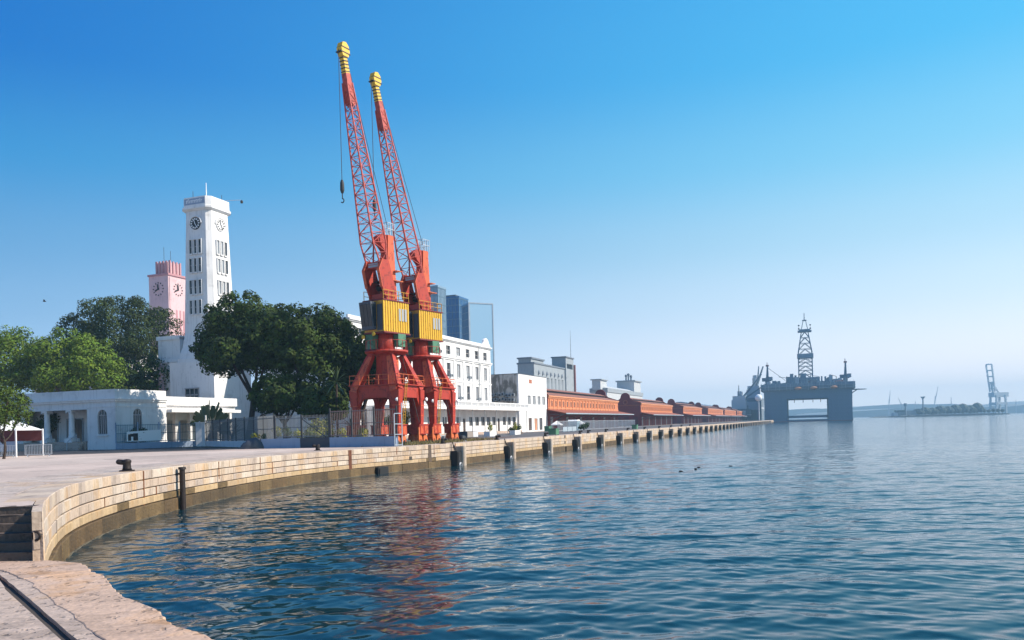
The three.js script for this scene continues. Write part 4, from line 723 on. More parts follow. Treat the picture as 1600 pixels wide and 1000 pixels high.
// low front wing with balustrade
{
  const s0 = 28, L = 63, p = thing('canopy_wing', 'low white wing with long flat canopy and balustrade before the three-storey building', 'building', Q(s0, 29.6), QA);
  part(p, 'canopy_slab', [B(0, L, 4.85, 5.35, -2.2, 2.9)], M.plasterTrim);
  part(p, 'canopy_edge', [B(-0.05, L + 0.05, 5.35, 5.55, 2.6, 2.98)], M.plasterTrim);
  part(p, 'balustrade_rail', [B(0, L, 6.2, 6.4, 2.62, 2.9)], M.plasterTrim);
  for (let i = 0; i <= 21; i++) part(p, 'balustrade_post', [B(i * 3 - (i === 21 ? 0.3 : 0), i * 3 + 0.3, 5.55, 6.2, 2.6, 2.92)], M.plasterTrim);
  const b = []; for (let x = 0.45; x < L; x += 0.42) b.push(B(x, x + 0.16, 5.55, 6.2, 2.7, 2.84)); part(p, 'baluster_row', b, M.plasterTrim).userData.kind = 'stuff';
  const holes = [], wn = []; for (let i = 0; i < 20; i++) { const x = 2 + i * 3.05, door = i % 6 === 4; const r = door ? [x, x + 1.2, 0.1, 3.2] : [x, x + 1.9, 1.75, 3.5]; holes.push(rect(...r)); wn.push([...r, door]); }
  part(p, 'wall', [extrude(rect(0, L, 0, 4.85), 0.3, holes).translate(0, 0, -0.3)], M.plaster);
  part(p, 'inner_wall', [B(0, L, 0, 4.8, -1.9, -0.8)], M.plaster);
  for (const [x0, x1, y0, y1, door] of wn) { const w = part(p, door ? 'door' : 'window', [B(x0, x1, y0, y1, -0.25, -0.18)], door ? M.darkWood : M.glass); if (!door) part(w, 'window_frame', [B(x0, x0 + 0.09, y0, y1, -0.18, -0.1), B(x1 - 0.09, x1, y0, y1, -0.18, -0.1), B((x0 + x1) / 2 - 0.06, (x0 + x1) / 2 + 0.06, y0, y1, -0.18, -0.1)], M.windowFrame); }
  for (let i = 0; i <= 10; i++) part(p, 'canopy_post', [cyl(V(0.4 + i * 6.2, 0, 2.5), V(0.4 + i * 6.2, 4.85, 2.5), 0.07, 0.07, 8)], M.windowGrey);
  part(p, 'loading_step', [B(0, L, 0, 0.5, 0, 1.1)], M.slabGrey);
}
// white block with the weathered side wall
{
  const p = thing('white_block', 'plain white two-storey block with a stained side wall full of air conditioners', 'building', Q(93.5, 30), QA);
  const L = 21, holes = [], w = [];
  for (let i = 0; i < 4; i++) { const x = 6.2 + i * 3.7; holes.push(rect(x, x + 2.2, 6.6, 8.7)); w.push([x, x + 2.2, 6.6, 8.7, M.windowGrey]); }
  for (const [x, y1, m] of [[6.5, 3.3, M.darkWood], [10.8, 3.2, M.orangeTrim], [14.6, 3.3, M.glass]]) { holes.push(rect(x, x + 2.4, 0.3, y1)); w.push([x, x + 2.4, 0.3, y1, m]); }
  part(p, 'front_wall', [extrude(rect(0, L, 0, 13.6), 0.35, holes).translate(0, 0, -0.35)], M.plaster);
  for (const [x0, x1, y0, y1, m] of w) { const o = part(p, y0 > 1 ? 'window' : 'door', [B(x0, x1, y0, y1, -0.3, -0.22)], m); part(o, 'frame', [B(x0, x0 + 0.12, y0, y1, -0.22, -0.12), B(x1 - 0.12, x1, y0, y1, -0.22, -0.12), B((x0 + x1) / 2 - 0.06, (x0 + x1) / 2 + 0.06, y0, y1, -0.22, -0.12)], M.windowFrame); }
  part(p, 'side_wall', [B(0, 0.3, 0, 13.6, -16, -0.36)], M.weathered);
  part(p, 'far_wall', [B(L - 0.3, L, 0, 13.6, -16, -0.36), B(0.3, L - 0.3, 0, 13.4, -16, -15.7)], M.plaster);
  part(p, 'roof', [B(0.3, L - 0.3, 13.0, 13.3, -15.7, -0.36)], M.slabGrey);
  part(p, 'coping', [B(-0.08, L, 13.6, 13.72, -0.4, 0.06), B(-0.08, 0.35, 13.6, 13.72, -16, -0.4)], M.steelDark);
  part(p, 'sign_panel', [B(7.5, 9.5, 11.7, 12.6, 0.0, 0.05)], M.brick);
  for (let i = 0; i < 16; i++) { const z = -0.9 - (i % 8) * 0.85 - rr(0, 0.15), y = 7.4 + Math.floor(i / 8) * 1.1 + rr(-0.2, 0.2); const a = part(p, 'air_conditioner', [B(-0.55, -0.02, y, y + 0.65, z - 0.6, z)], rnd() < 0.5 ? M.windowGrey : M.rigPale); part(a, 'fan_grille', [cyl(V(-0.58, y + 0.32, z - 0.3), V(-0.55, y + 0.32, z - 0.3), 0.24, 0.24, 12)], M.dark); }
  part(p, 'dark_band', [B(-0.03, 0, 6.0, 7.3, -9, -0.4)], M.weathered);
}
// ------------------------------------------------------------------ orange brick warehouses
const ORD = ['first', 'second', 'third', 'fourth', 'fifth', 'sixth', 'seventh', 'eighth', 'ninth', 'tenth', 'eleventh', 'twelfth', 'thirteenth', 'fourteenth', 'fifteenth', 'sixteenth', 'seventeenth', 'eighteenth', 'nineteenth', 'twentieth'];
const ordinal = (i) => i < 20 ? ORD[i] : ['twenty', 'thirty', 'forty'][Math.floor((i + 1) / 10) - 2] + ((i + 1) % 10 ? '-' + ORD[(i + 1) % 10 - 1] : 'th');
function warehouse(s0, L, n) {
  const p = thing('quay_warehouse', n === 0 ? 'nearest orange warehouse with tiled canopy, right beside the white block' : `orange warehouse with maroon gables, ${ORD[n]} along the quay`, 'warehouse', Q(s0, 30), QA, 'orange quay warehouses');
  const D = 12.4, C = -D / 2, step = n < 3 ? 3.55 : 5.5, N = Math.floor((L - 2) / step);
  part(p, 'lower_wall', [B(0.3, L - 0.3, 0, 5.4, -0.6, -0.1)], M.maroon);
  part(p, 'upper_wall', [B(0.3, L - 0.3, 5.4, 9.0, -0.5, 0)], M.orangeWall);
  part(p, 'rear_wall', [B(0.3, L - 0.3, 0, 9.0, -D, -D + 0.4)], M.maroon);
  part(p, 'eave_cornice', [B(0, L, 8.55, 8.8, 0, 0.22), B(0, L, 8.8, 9.1, -0.3, 0.42)], M.orangeTrim);
  part(p, 'sill_course', [B(0, L, 5.75, 5.95, 0, 0.12)], M.orangeTrim);
  for (let i = 0; i < N; i++) {
    const x = 1.4 + i * step;
    part(p, 'pilaster', [B(x, x + 0.45, 5.4, 8.55, 0, 0.16)], M.orangeTrim);
    const w = part(p, 'window', [B(x + step / 2 - 0.15, x + step / 2 + 0.6, 6.35, 7.75, -0.02, 0.03)], M.glass);
    if (n < 2) part(w, 'window_surround', [B(x + step / 2 - 0.32, x + step / 2 + 0.77, 7.75, 7.95, 0, 0.12), B(x + step / 2 - 0.32, x + step / 2 - 0.15, 6.3, 7.75, 0, 0.1), B(x + step / 2 + 0.6, x + step / 2 + 0.77, 6.3, 7.75, 0, 0.1)], M.orangeTrim);
    if (i % 2 === 0) { const d = part(p, 'door', [B(x + 0.9, x + 2.9, 0.1, 3.6, -0.1, -0.04)], i % 4 ? M.maroonDark : M.windowGrey); }
  }
  const den = []; for (let x = 0.4; x < L - 0.4; x += n < 2 ? 0.9 : 2.2) den.push(B(x, x + 0.4, 8.3, 8.55, 0, 0.2)); part(p, 'dentil_row', den, M.orangeTrim).userData.kind = 'stuff';
  // canopy
  part(p, 'canopy', [hexa([V(-1.2, 5.35, 0), V(L + 1.2, 5.35, 0), V(L + 1.2, 4.25, 5.2), V(-1.2, 4.25, 5.2), V(-1.2, 5.55, 0), V(L + 1.2, 5.55, 0), V(L + 1.2, 4.42, 5.2), V(-1.2, 4.42, 5.2)])], M.terracotta);
  part(p, 'canopy_gutter', [B(-1.25, L + 1.25, 4.15, 4.45, 5.2, 5.34)], M.rigPale);
  for (let x = 0.5; x < L; x += 7.2) part(p, 'canopy_bracket', [beam(V(x, 2.6, -0.05), V(x, 4.3, 4.6), 0.12, 0.16), beam(V(x, 4.2, 0), V(x, 4.18, 5.1), 0.1, 0.14)], M.steelDark);
  // roof with raised monitor
  const half = (a, b) => hexa([V(0.2, 9.0, a), V(L - 0.2, 9.0, a), V(L - 0.2, 9.2, a), V(0.2, 9.2, a), V(0.2, 10.2, b), V(L - 0.2, 10.2, b), V(L - 0.2, 10.4, b), V(0.2, 10.4, b)]);
  part(p, 'roof_slope', [half(0.3, C + 2.2)], M.roofTile); part(p, 'roof_slope', [half(-D - 0.1, C - 2.2)], M.roofTile);
  part(p, 'roof_monitor', [B(1, L - 1, 10.2, 10.9, C - 1.9, C + 1.9)], M.steelDark);
  part(p, 'monitor_roof', [hexa([V(0.8, 10.9, C + 2.6), V(L - 0.8, 10.9, C + 2.6), V(L - 0.8, 10.9, C - 2.6), V(0.8, 10.9, C - 2.6), V(0.8, 11.7, C + 0.05), V(L - 0.8, 11.7, C + 0.05), V(L - 0.8, 11.7, C - 0.05), V(0.8, 11.7, C - 0.05)])], M.roofTile);
  // gables with a round crest
  for (const x of [0, L - 0.5]) {
    const s = new THREE.Shape(); s.moveTo(-D, 0); s.lineTo(0, 0); s.lineTo(0, 9.1); s.lineTo(C + 2.6, 10.4); s.lineTo(C + 2.6, 10.9); s.quadraticCurveTo(C + 2.0, 11.1, C + 1.9, 11.6); s.absarc(C, 11.55, 1.9, 0, Math.PI, false); s.quadraticCurveTo(C - 2.0, 11.1, C - 2.6, 10.9); s.lineTo(C - 2.6, 10.4); s.lineTo(-D, 9.1);
    const g = part(p, 'gable_wall', [extrude(s, 0.5).rotateY(-Math.PI / 2).translate(x + 0.5, 0, 0)], M.maroon);
    part(g, 'gable_moulding', [B(x - 0.14, x, 8.2, 8.5, -D, 0), beam(V(x - 0.08, 9.3, 0.1), V(x - 0.08, 10.55, C + 2.6), 0.14, 0.28), beam(V(x - 0.08, 9.3, -D - 0.1), V(x - 0.08, 10.55, C - 2.6), 0.14, 0.28)], n === 0 ? M.maroon : M.terracotta);
    part(g, 'gable_roundel', [new THREE.TorusGeometry(0.8, 0.15, 8, 20).rotateY(Math.PI / 2).translate(x - 0.05, 9.6, C)], M.terracotta);
  }
  for (let i = 0; i < 3; i++) part(p, 'gable_door', [B(-0.06, 0, 0.1, 3.8, -3.2 - i * 3.6, -1.2 - i * 3.6)], M.maroonDark);
}
[[115.2, 80], [235, 77], [347, 76], [455, 95], [562, 98], [672, 90]].forEach(([s, L], i) => warehouse(s, L, i));

// ------------------------------------------------------------------ glass towers, silos
function tower(name, label, pos, turn, W, D, H, m, floors, cols, cap) {
  const p = thing(name, label, 'tower', pos, turn, 'glass office towers');
  part(p, 'tower_core', [B(0, W, 0, H, -D, 0)], m);
  const fh = H / floors;
  for (let i = Math.floor(floors * 0.25); i <= floors; i++) part(p, 'floor_band', [B(-0.15, W + 0.15, i * fh - 0.35, i * fh, -D - 0.15, 0.15)], M.mullion);
  const o = []; for (let i = 0; i <= cols; i++) { const x = W * i / cols; o.push(B(x - 0.1, x + 0.1, H * 0.2, H, 0, 0.2)); } for (let i = 0; i <= cols; i++) { const z = -D * i / cols; o.push(B(-0.2, 0, H * 0.2, H, z - 0.1, z + 0.1)); } part(p, 'mullion_grid', o, M.mullion).userData.kind = 'stuff';
  if (cap) part(p, 'roof_cap', [B(W * 0.1, W, H, H + cap, -D, -D * 0.2)], M.steelDark);
  part(p, 'roof_edge', [B(-0.3, W + 0.3, H, H + 0.9, -D - 0.3, 0.3)], m);
  return p;
}
const at = (x, d) => V(x, 0, -d);
tower('glass_tower', 'grey glass tower directly behind the farther crane cab', at(-34.5, 390), QA, 9, 12, 70, M.glassGrey, 18, 6, 0);
tower('glass_tower', 'dark blue faceted glass tower, middle one of the three', at(-26.8, 430), QA, 12, 12, 71, M.glassTower2, 19, 6, 2);
{ const t = tower('glass_tower', 'pale blue glass tower with clean flat top, rightmost of the three', at(-20.6, 410), QA - 0.75, 13.5, 9, 64, M.glassTower, 18, 5, 0); part(t, 'pale_facade', [B(0.4, 13.1, 6, 64.6, 0.2, 0.5)], M.glassPale); part(t, 'white_edge', [B(-0.4, 0.4, 6, 65.2, 0.1, 0.7), B(0.4, 13.6, 64.6, 65.2, 0.1, 0.7), B(13.1, 13.6, 6, 64.6, 0.1, 0.7)], M.rigPale); }
{
  const p = thing('grain_silo', 'tall blue grey grain silo with vertical bins behind the first warehouse', 'silo', Q(316, 101.7), QA);
  part(p, 'silo_core', [B(0, 62, 0, 32, -8, -2)], M.silo);
  for (let i = 0; i < 9; i++) part(p, 'silo_bin', [cyl(V(3.4 + i * 6.8, 0, -2.4), V(3.4 + i * 6.8, 27, -2.4), 3.35, 3.35, 20)], M.silo);
  part(p, 'silo_bin', [cyl(V(0.2, 0, -5.4), V(0.2, 27, -5.4), 2.6, 2.6, 20)], M.silo);
  part(p, 'head_house', [B(-3, 62, 27, 33.5, -8.5, 0.6)], M.silo);
  part(p, 'roof_edge', [B(-3.4, 62.4, 33.5, 34.3, -8.9, 1)], M.siloDark);
  for (let i = 0; i < 8; i++) { const a = part(p, 'vent_mark', [new THREE.ConeGeometry(0.9, 2.2, 8).translate(4 + i * 7, 29.5, 0.9)], M.siloDark); }
  const l = part(p, 'lift_tower', [B(-3, 18, 33.5, 36.2, -8, -1)], M.silo); part(l, 'tower_cap', [B(-3.6, 18.6, 36.2, 37, -8.6, -0.4)], M.siloDark);
  const r = part(p, 'lift_tower', [B(52, 68, 0, 34, -7, 1.5), B(52, 68, 37, 40.5, -7, 1.5), B(52, 54, 34, 37, -7, 1.5), B(66, 68, 34, 37, -7, 1.5)], M.silo); part(r, 'tower_cap', [B(51.5, 68.5, 40.5, 41.2, -7.5, 2)], M.siloDark);
  part(p, 'mast', [cyl(V(68, 41, 0), V(68, 58, 0), 0.18, 0.08, 6)], M.siloDark);
  part(p, 'pipe', [cyl(V(68.6, 0, 2), V(68.6, 37, 2), 0.7, 0.7, 10)], M.boot);
}
{
  const p = thing('port_elevator', 'pale grey port elevator building with roof machinery behind the second warehouse', 'building', Q(466, 100), QA);
  part(p, 'hall', [B(0, 125, 0, 25, -12, 0)], M.siloPale);
  part(p, 'eave_band', [B(-0.5, 125.5, 23.2, 26, -12.5, 0.6)], M.silo);
  part(p, 'roof', [hexa([V(0, 26, 0), V(125, 26, 0), V(125, 26, -12), V(0, 26, -12), V(3, 28, -5), V(122, 28, -5), V(122, 28, -7), V(3, 28, -7)])], M.siloPale);
  const a = part(p, 'roof_house', [B(-6, 12, 25, 31.5, -9, -3)], M.siloPale); part(a, 'house_cap', [B(-7, 13, 31.5, 32.2, -10, -2)], M.silo);
  const b = part(p, 'roof_house', [B(92, 118, 25, 34.5, -14, 0)], M.siloPale); part(b, 'house_cap', [B(91, 119, 34.5, 35.5, -15, 1)], M.silo);
  for (const [x, h] of [[95, 3.5], [104, 5], [114, 4]]) part(p, 'roof_vent', [cyl(V(x, 35.5, -7), V(x, 35.5 + h, -7), 0.7, 0.7, 8), new THREE.SphereGeometry(1.2, 8, 6).translate(x, 35.8 + h, -7)], M.siloDark);
  for (let i = 0; i < 5; i++) part(p, 'conveyor_gallery', [B(119, 129, 13 + i * 4, 14.2 + i * 4, -8 - i, -2)], M.siloPale);
}

// ------------------------------------------------------------------ drilling platform
{
  const p = thing('drilling_platform', 'semi-submersible drilling platform with tall derrick moored on the water', 'oil rig', V(296, WATER, -800), -0.354);
  p.scale.y = 0.82;
  const u = 1;
  for (const z of [-26, 26]) {
    const pt = part(p, 'pontoon', [B(-40, 40, -3, 2.4, z - 8, z + 8)], M.rig); part(pt, 'waterline_band', [B(-40.2, 40.2, -0.6, 0.7, z - 8.2, z + 8.2)], M.boot);
    for (const x of [-29.2, 29.2]) part(p, 'column', [B(x - 10.5, x + 10.5, 2.4, 27, z - 8, z + 8)], M.rig);
    part(p, 'lower_brace', [B(-18.9, 18.9, 4.4, 7.2, z - 1.2, z + 1.2)], M.rig);
  }
  const box = part(p, 'deck_box', [B(-39.8, 39.8, 27, 37, -34, 34)], M.rig);
  part(box, 'deck_side', [B(-42.5, 42.5, 37, 45, -36, 36)], M.rigDeck);
  for (let i = 0; i < 26; i++) part(box, 'side_stiffener', [B(-42 + i * 3.3, -41.5 + i * 3.3, 37, 45, 36.0, 36.7)], i % 3 ? M.rigPale : M.rig);
  for (const x of [-8, 6, 24]) { const b = part(p, 'lifeboat', [new THREE.SphereGeometry(2.2, 12, 8).scale(1.6, 0.8, 0.8).translate(x, 39, 37.6)], M.orangeTrim); }
  part(p, 'helideck', [cyl(V(45, 36, 10), V(45, 36.8, 10), 9, 9, 8), beam(V(38, 30, 10), V(45, 36, 10), 1, 1)], M.rig);
  for (let i = 0; i < 84; i++) { const x = rr(-36, 38), h = Math.abs(x - 2) < 22 ? rr(3, 13) * (i % 3 ? 0.7 : 1) : rr(1.5, 5), w = rr(1.2, 5), z = rr(-24, 30); part(p, 'deck_module', [B(x - w / 2, x + w / 2, 45, 45 + h, z - 3, z + 3)], [M.rigDeck, M.rigPale, M.rig, M.rig][Math.floor(rnd() * 4)]); }
  part(p, 'drill_floor', [B(-12, 12, 45, 53, -12, 12)], M.rigDeck);
  // derrick
  const hw = (y) => y < 84 ? 6.4 : 6.4 - (y - 84) * 0.13, cx = -1, lat = [], lv = [52, 57, 62, 67, 72, 76, 81, 88, 95, 102, 109];
  const nd = (y, i, j) => V(cx + i * hw(y), y, j * hw(y));
  const cor = [[1, 1], [1, -1], [-1, -1], [-1, 1]];
  for (const [i, j] of cor) part(p, 'derrick_leg', [beam(nd(50, i, j), nd(84, i, j), 1.0, 1.0), beam(nd(84, i, j), nd(109, i, j), 1.0, 1.0, 0.7, 0.7)], M.rigLattice);
  for (let k = 0; k + 1 < lv.length; k++) { const o = []; for (let f = 0; f < 4; f++) { const [i, j] = cor[f], [m, n] = cor[(f + 1) % 4], a = lv[k], b = lv[k + 1]; o.push(beam(nd(a, i, j), nd(a, m, n), 0.5, 0.5)); const mid = nd(b, i, j).lerp(nd(b, m, n), 0.5); o.push(beam(nd(a, i, j), mid, 0.5, 0.5), beam(nd(a, m, n), mid, 0.5, 0.5)); } part(p, 'derrick_bracing', o, M.rigLattice); }
  part(p, 'monkey_board', [B(cx - 7.6, cx + 7.6, 77, 82, -7.6, 7.6)], M.rigDeck);
  part(p, 'crown_platform', [B(cx - 6.5, cx + 6.5, 109, 110.4, -6, 6), B(cx - 5, cx + 5, 110.4, 112, -4.5, 4.5)], M.rig);
  for (const x of [-5.4, 5.4]) for (const y of [113, 117]) part(p, 'crown_lamp', [new THREE.SphereGeometry(0.9, 8, 6).translate(cx + x, y, 2), B(cx + x - 0.15, cx + x + 0.15, 110, y, 1.8, 2.2)], M.black);
  const top = []; for (const [i, j] of cor) top.push(beam(V(cx + i * 3.0, 112, j * 3.4), V(cx + i * 1.2, 122.5, j * 1.0), 0.5, 0.5)); top.push(B(cx - 2, cx + 2, 122.5, 123.6, -2, 2)); part(p, 'crown_frame', top, M.rigLattice);
  part(p, 'crown_mast', [cyl(V(cx, 123, 0), V(cx, 132, 0), 0.6, 0.4, 8)], M.rigPale);
  // pedestal cranes
  for (const [x, tipx, tipy] of [[-37, -20, 50], [35, 35.5, 66]]) {
    const c = part(p, 'deck_crane', [cyl(V(x, 45, 14), V(x, 52, 14), 2.2, 2.2, 12), B(x - 5, x + 3.5, 50, 54, 10, 18), beam(V(x, 53, 14), V(x + 0.3, 68, 14), 2.6, 2.6, 1.4, 1.4)], M.rigLattice);
    part(c, 'crane_cab', [B(x + 1.5, x + 5, 50.5, 55, 15, 18.5)], M.rig);
    part(c, 'crane_tip', [B(x - 1.2, x + 1.6, 68, 70, 13, 15), B(x - 0.3, x + 0.3, 70, 73, 13.7, 14.3)], M.boot);
    if (x < 0) part(c, 'crane_stay', [cyl(V(x, 67, 14), V(tipx, tipy, 14), 0.25, 0.25, 6)], M.cable);
  }
  for (let i = 0; i < 22; i++) { const x = rr(-38, 38), y = rr(46, 54), z = rr(10, 34); part(p, 'deck_pipe', [beam(V(x, y, z), V(x + rr(-9, 9), y + rr(-2, 3), z + rr(-4, 4)), 0.5, 0.5), cyl(V(x, 44, z), V(x, y, z), 0.35, 0.35, 6)], i % 4 ? M.rigLattice : M.boot); }
  for (let i = 0; i < 30; i++) part(p, 'deck_railing', [B(-42 + i * 2.85, -41.7 + i * 2.85, 45, 46.6, 35.8, 36)], M.rigPale);
  for (const y of [38.5, 41.5]) part(p, 'deck_walkway', [B(-42.5, 42.5, y, y + 0.4, 36.7, 38)], M.rigPale);
  for (const x of [-12, -4, 5, 12]) part(p, 'hanging_pipe', [B(x - 0.3, x + 0.3, 22.5, 27, 20, 20.6)], M.rig);
}

// ------------------------------------------------------------------ moored ships at the quay's end
function ship(label, s, off, L, H, booms) {
  const p = thing('cargo_ship', label, 'ship', Q(s, off, WATER), QA, 'grey ships at the end of the quay');
  const sh = new THREE.Shape([[0, 0], [L, 0], [L + 5, H], [-2, H]].map(([x, y]) => new THREE.Vector2(x, y)));
  part(p, 'hull', [extrude(sh, 16).translate(0, 0, -8)], M.ship);
  part(p, 'hull_stripe', [B(-1.2, L + 3, H * 0.55, H * 0.62, 8.0, 8.1), B(-1.7, -1.2, H * 0.5, H * 0.95, -7, 7)], M.shipPale);
  part(p, 'superstructure', [B(L * 0.12, L * 0.35, H, H + 9, -7, 7), B(L * 0.15, L * 0.32, H + 9, H + 13, -6, 6)], M.shipPale);
  for (let i = 0; i < 3; i++) part(p, 'deck_house', [B(L * (0.42 + i * 0.17), L * (0.52 + i * 0.17), H, H + 4, -6, 6)], M.ship);
  for (const [t, h, a] of booms) { const x = L * t; const c = part(p, 'deck_crane', [B(x - 1.8, x + 1.8, H, H + h, -1.8, 1.8)], M.shipPale); part(c, 'boom', [beam(V(x, H + h * 0.55, 2), V(x + a[0], H + a[1], a[2]), 2.0, 2.0, 1.0, 1.0)], M.ship); }
  part(p, 'mast', [cyl(V(L * 0.2, H + 13, 0), V(L * 0.2, H + 24, 0), 0.8, 0.3, 8)], M.ship);
}
ship('grey cargo ship with raised deck cranes, moored left of the drilling platform', 735, 34, 60, 14, [[0.3, 18, [-4, 34, 22]], [0.6, 18, [4, 26, 26]]]);
ship('tall grey supply ship tucked beside the left columns of the drilling platform', 800, 24, 50, 26, [[0.5, 22, [-6, 34, 10]], [0.85, 26, [3, 36, 4]]]);
{
  const p = thing('radar_dome', 'small white radar dome on a mast by the moored ships', 'dome', Q(690, 12), QA);
  part(p, 'dome', [new THREE.SphereGeometry(3.2, 16, 12).translate(0, 21, 0)], M.whitePaint); part(p, 'mast', [cyl(V(0, 0, 0), V(0, 18.2, 0), 0.7, 0.5, 8)], M.shipPale);
}
// port sheds closing the quay
{
  const p = thing('port_shed', 'long low blue grey port shed behind the last warehouses', 'building', Q(700, 66), QA);
  part(p, 'wall', [B(0, 240, 0, 16, -40, 0)], M.ship); part(p, 'roof', [hexa([V(0, 16, 0), V(240, 16, 0), V(240, 16, -40), V(0, 16, -40), V(0, 20, -18), V(240, 20, -18), V(240, 20, -22), V(0, 20, -22)])], M.rig);
}

// ------------------------------------------------------------------ island and far shore
{
  const g = []; const P = (n) => { const a = []; for (let i = 0; i <= n; i++) { const t = i / n; a.push([t, 0.5 + 0.5 * Math.sin(t * 9 + 1)]); } return a; };
  const s = new THREE.Shape(); s.moveTo(0, 0); for (let i = 1; i < 30; i++) s.lineTo(i * 7.4, 1.2 + 2.2 * Math.sin(i / 30 * Math.PI) + rr(-0.5, 0.6)); s.lineTo(222, 0);
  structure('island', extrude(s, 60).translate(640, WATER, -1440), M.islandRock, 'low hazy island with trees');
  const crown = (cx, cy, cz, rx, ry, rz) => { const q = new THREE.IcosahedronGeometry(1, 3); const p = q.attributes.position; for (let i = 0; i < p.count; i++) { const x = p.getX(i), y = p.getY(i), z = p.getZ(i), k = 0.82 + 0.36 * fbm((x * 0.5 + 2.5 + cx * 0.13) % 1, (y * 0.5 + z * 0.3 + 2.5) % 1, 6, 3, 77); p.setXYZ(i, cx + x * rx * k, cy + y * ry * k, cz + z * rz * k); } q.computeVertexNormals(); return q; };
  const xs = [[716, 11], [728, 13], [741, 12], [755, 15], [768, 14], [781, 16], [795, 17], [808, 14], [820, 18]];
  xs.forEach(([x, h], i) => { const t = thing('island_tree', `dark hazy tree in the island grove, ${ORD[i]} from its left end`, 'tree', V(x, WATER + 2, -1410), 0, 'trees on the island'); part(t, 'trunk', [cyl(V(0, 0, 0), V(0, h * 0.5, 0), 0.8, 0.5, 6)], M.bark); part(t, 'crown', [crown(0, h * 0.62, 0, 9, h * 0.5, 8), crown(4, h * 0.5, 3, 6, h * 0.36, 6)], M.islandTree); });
  [[834, 8], [842, 7], [850, 8.5], [858, 8], [866, 7.5]].forEach(([x, h], i) => { const t = thing('island_tree', `small separate tree at the island's right tip, ${ORD[i]} of five`, 'tree', V(x - 4, WATER + 1.5, -1405), 0, 'trees on the island'); part(t, 'trunk', [cyl(V(0, 0, 0), V(0, h * 0.6, 0), 0.5, 0.4, 6)], M.bark); part(t, 'crown', [crown(0, h * 0.75, 0, 3.6, h * 0.38, 3.6)], M.islandTree); });
  const b = thing('island_building', 'low buildings on the left part of the island', 'building', V(678, WATER + 2, -1405)); part(b, 'block', [B(0, 36, 0, 9, -10, 0)], M.ship); part(b, 'roof', [B(-1, 14, 7.6, 10, -11, 1)], M.islandTree); part(b, 'block', [B(-8, 0, 0, 6, -8, 0)], M.shipPale);
  const lt = thing('island_tower', 'short water tower with wide cap on the island', 'tower', V(691, WATER + 2, -1404)); part(lt, 'shaft', [cyl(V(0, 0, 0), V(0, 17, 0), 1.6, 1.2, 10)], M.ship); part(lt, 'cap', [cyl(V(0, 17, 0), V(0, 22, 0), 2.6, 2.6, 10)], M.rig);
  const mt = thing('island_mast', 'T-shaped lookout mast rising over the island trees', 'mast', V(722, WATER + 2, -1404)); part(mt, 'shaft', [cyl(V(0, 0, 0), V(0, 30, 0), 1.4, 1.0, 8)], M.ship); part(mt, 'head', [hexa([V(-1, 29, -1), V(1, 29, -1), V(1, 29, 1), V(-1, 29, 1), V(-3.5, 33, -2), V(3.5, 33, -2), V(3.5, 33, 2), V(-3.5, 33, 2)])], M.ship);
}
{
  // container gantry crane and thin masts on the far shore
  const d = 2100, p = thing('container_crane', 'pale container crane with raised boom far behind the island', 'crane', V(1277, WATER, -d), 0.2);
  for (const x of [-15, 15]) for (const z of [-10, 10]) part(p, 'leg', [beam(V(x, 0, z), V(x * 0.9, 50, z), 4, 4)], M.siloPale);
  part(p, 'portal_beam', [B(-17, 17, 24, 30, -12, 12)], M.siloPale); part(p, 'machinery_house', [B(-20, 24, 44, 56, -10, 10)], M.siloPale);
  part(p, 'mast_leg', [beam(V(-14, 50, 0), V(-20, 84, 0), 3.5, 3.5), beam(V(6, 50, 0), V(-18, 84, 0), 3, 3)], M.siloPale);
  part(p, 'raised_boom', [beam(V(-20, 58, -4), V(-30, 130, -4), 3, 3), beam(V(-12, 58, 4), V(-20, 130, 4), 3, 3), ...[66, 82, 98, 114, 130].map((y) => beam(V(-20 - (y - 58) * 0.139, y, -4), V(-12 - (y - 58) * 0.111, y, 4), 3, 3))], M.siloPale);
  [[1389, 50, 6], [1412, 36, -14], [1460, 55, 13], [1430, 28, 2], [1487, 34, 0], [1549, 30, -2], [1588, 26, 0]].forEach(([px, h, lean], i) => {
    const m = thing('distant_crane', `faint thin crane mast on the far shore, ${ORD[i]} from the drilling platform`, 'crane', V((px - 800) / 1250 * 2300, WATER, -2300), 0, 'faint cranes on the far shore');
    part(m, 'mast', [beam(V(0, 0, 0), V(lean * 0.3, h * 1.0, 0), 2.4, 2.4, 1.4, 1.4)], M.siloPale); part(m, 'jib', [beam(V(lean * 0.2, h * 0.7, 0), V(lean, h * 1.5, 0), 1.8, 1.8, 0.9, 0.9)], M.siloPale);
  });
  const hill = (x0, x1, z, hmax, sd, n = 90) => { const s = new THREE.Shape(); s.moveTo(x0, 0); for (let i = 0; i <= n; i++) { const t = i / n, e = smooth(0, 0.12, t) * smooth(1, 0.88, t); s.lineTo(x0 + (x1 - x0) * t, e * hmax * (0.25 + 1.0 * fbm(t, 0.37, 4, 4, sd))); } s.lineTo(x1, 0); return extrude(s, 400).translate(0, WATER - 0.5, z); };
  structure('hills', hill(600, 3000, -3400, 46, 5), M.hill, 'far hills across the bay, colour paled to look hazed');
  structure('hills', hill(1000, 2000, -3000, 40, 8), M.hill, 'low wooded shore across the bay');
  structure('hills', hill(1500, 2700, -3100, 30, 12), M.hill, 'low shore at the right across the bay');
}

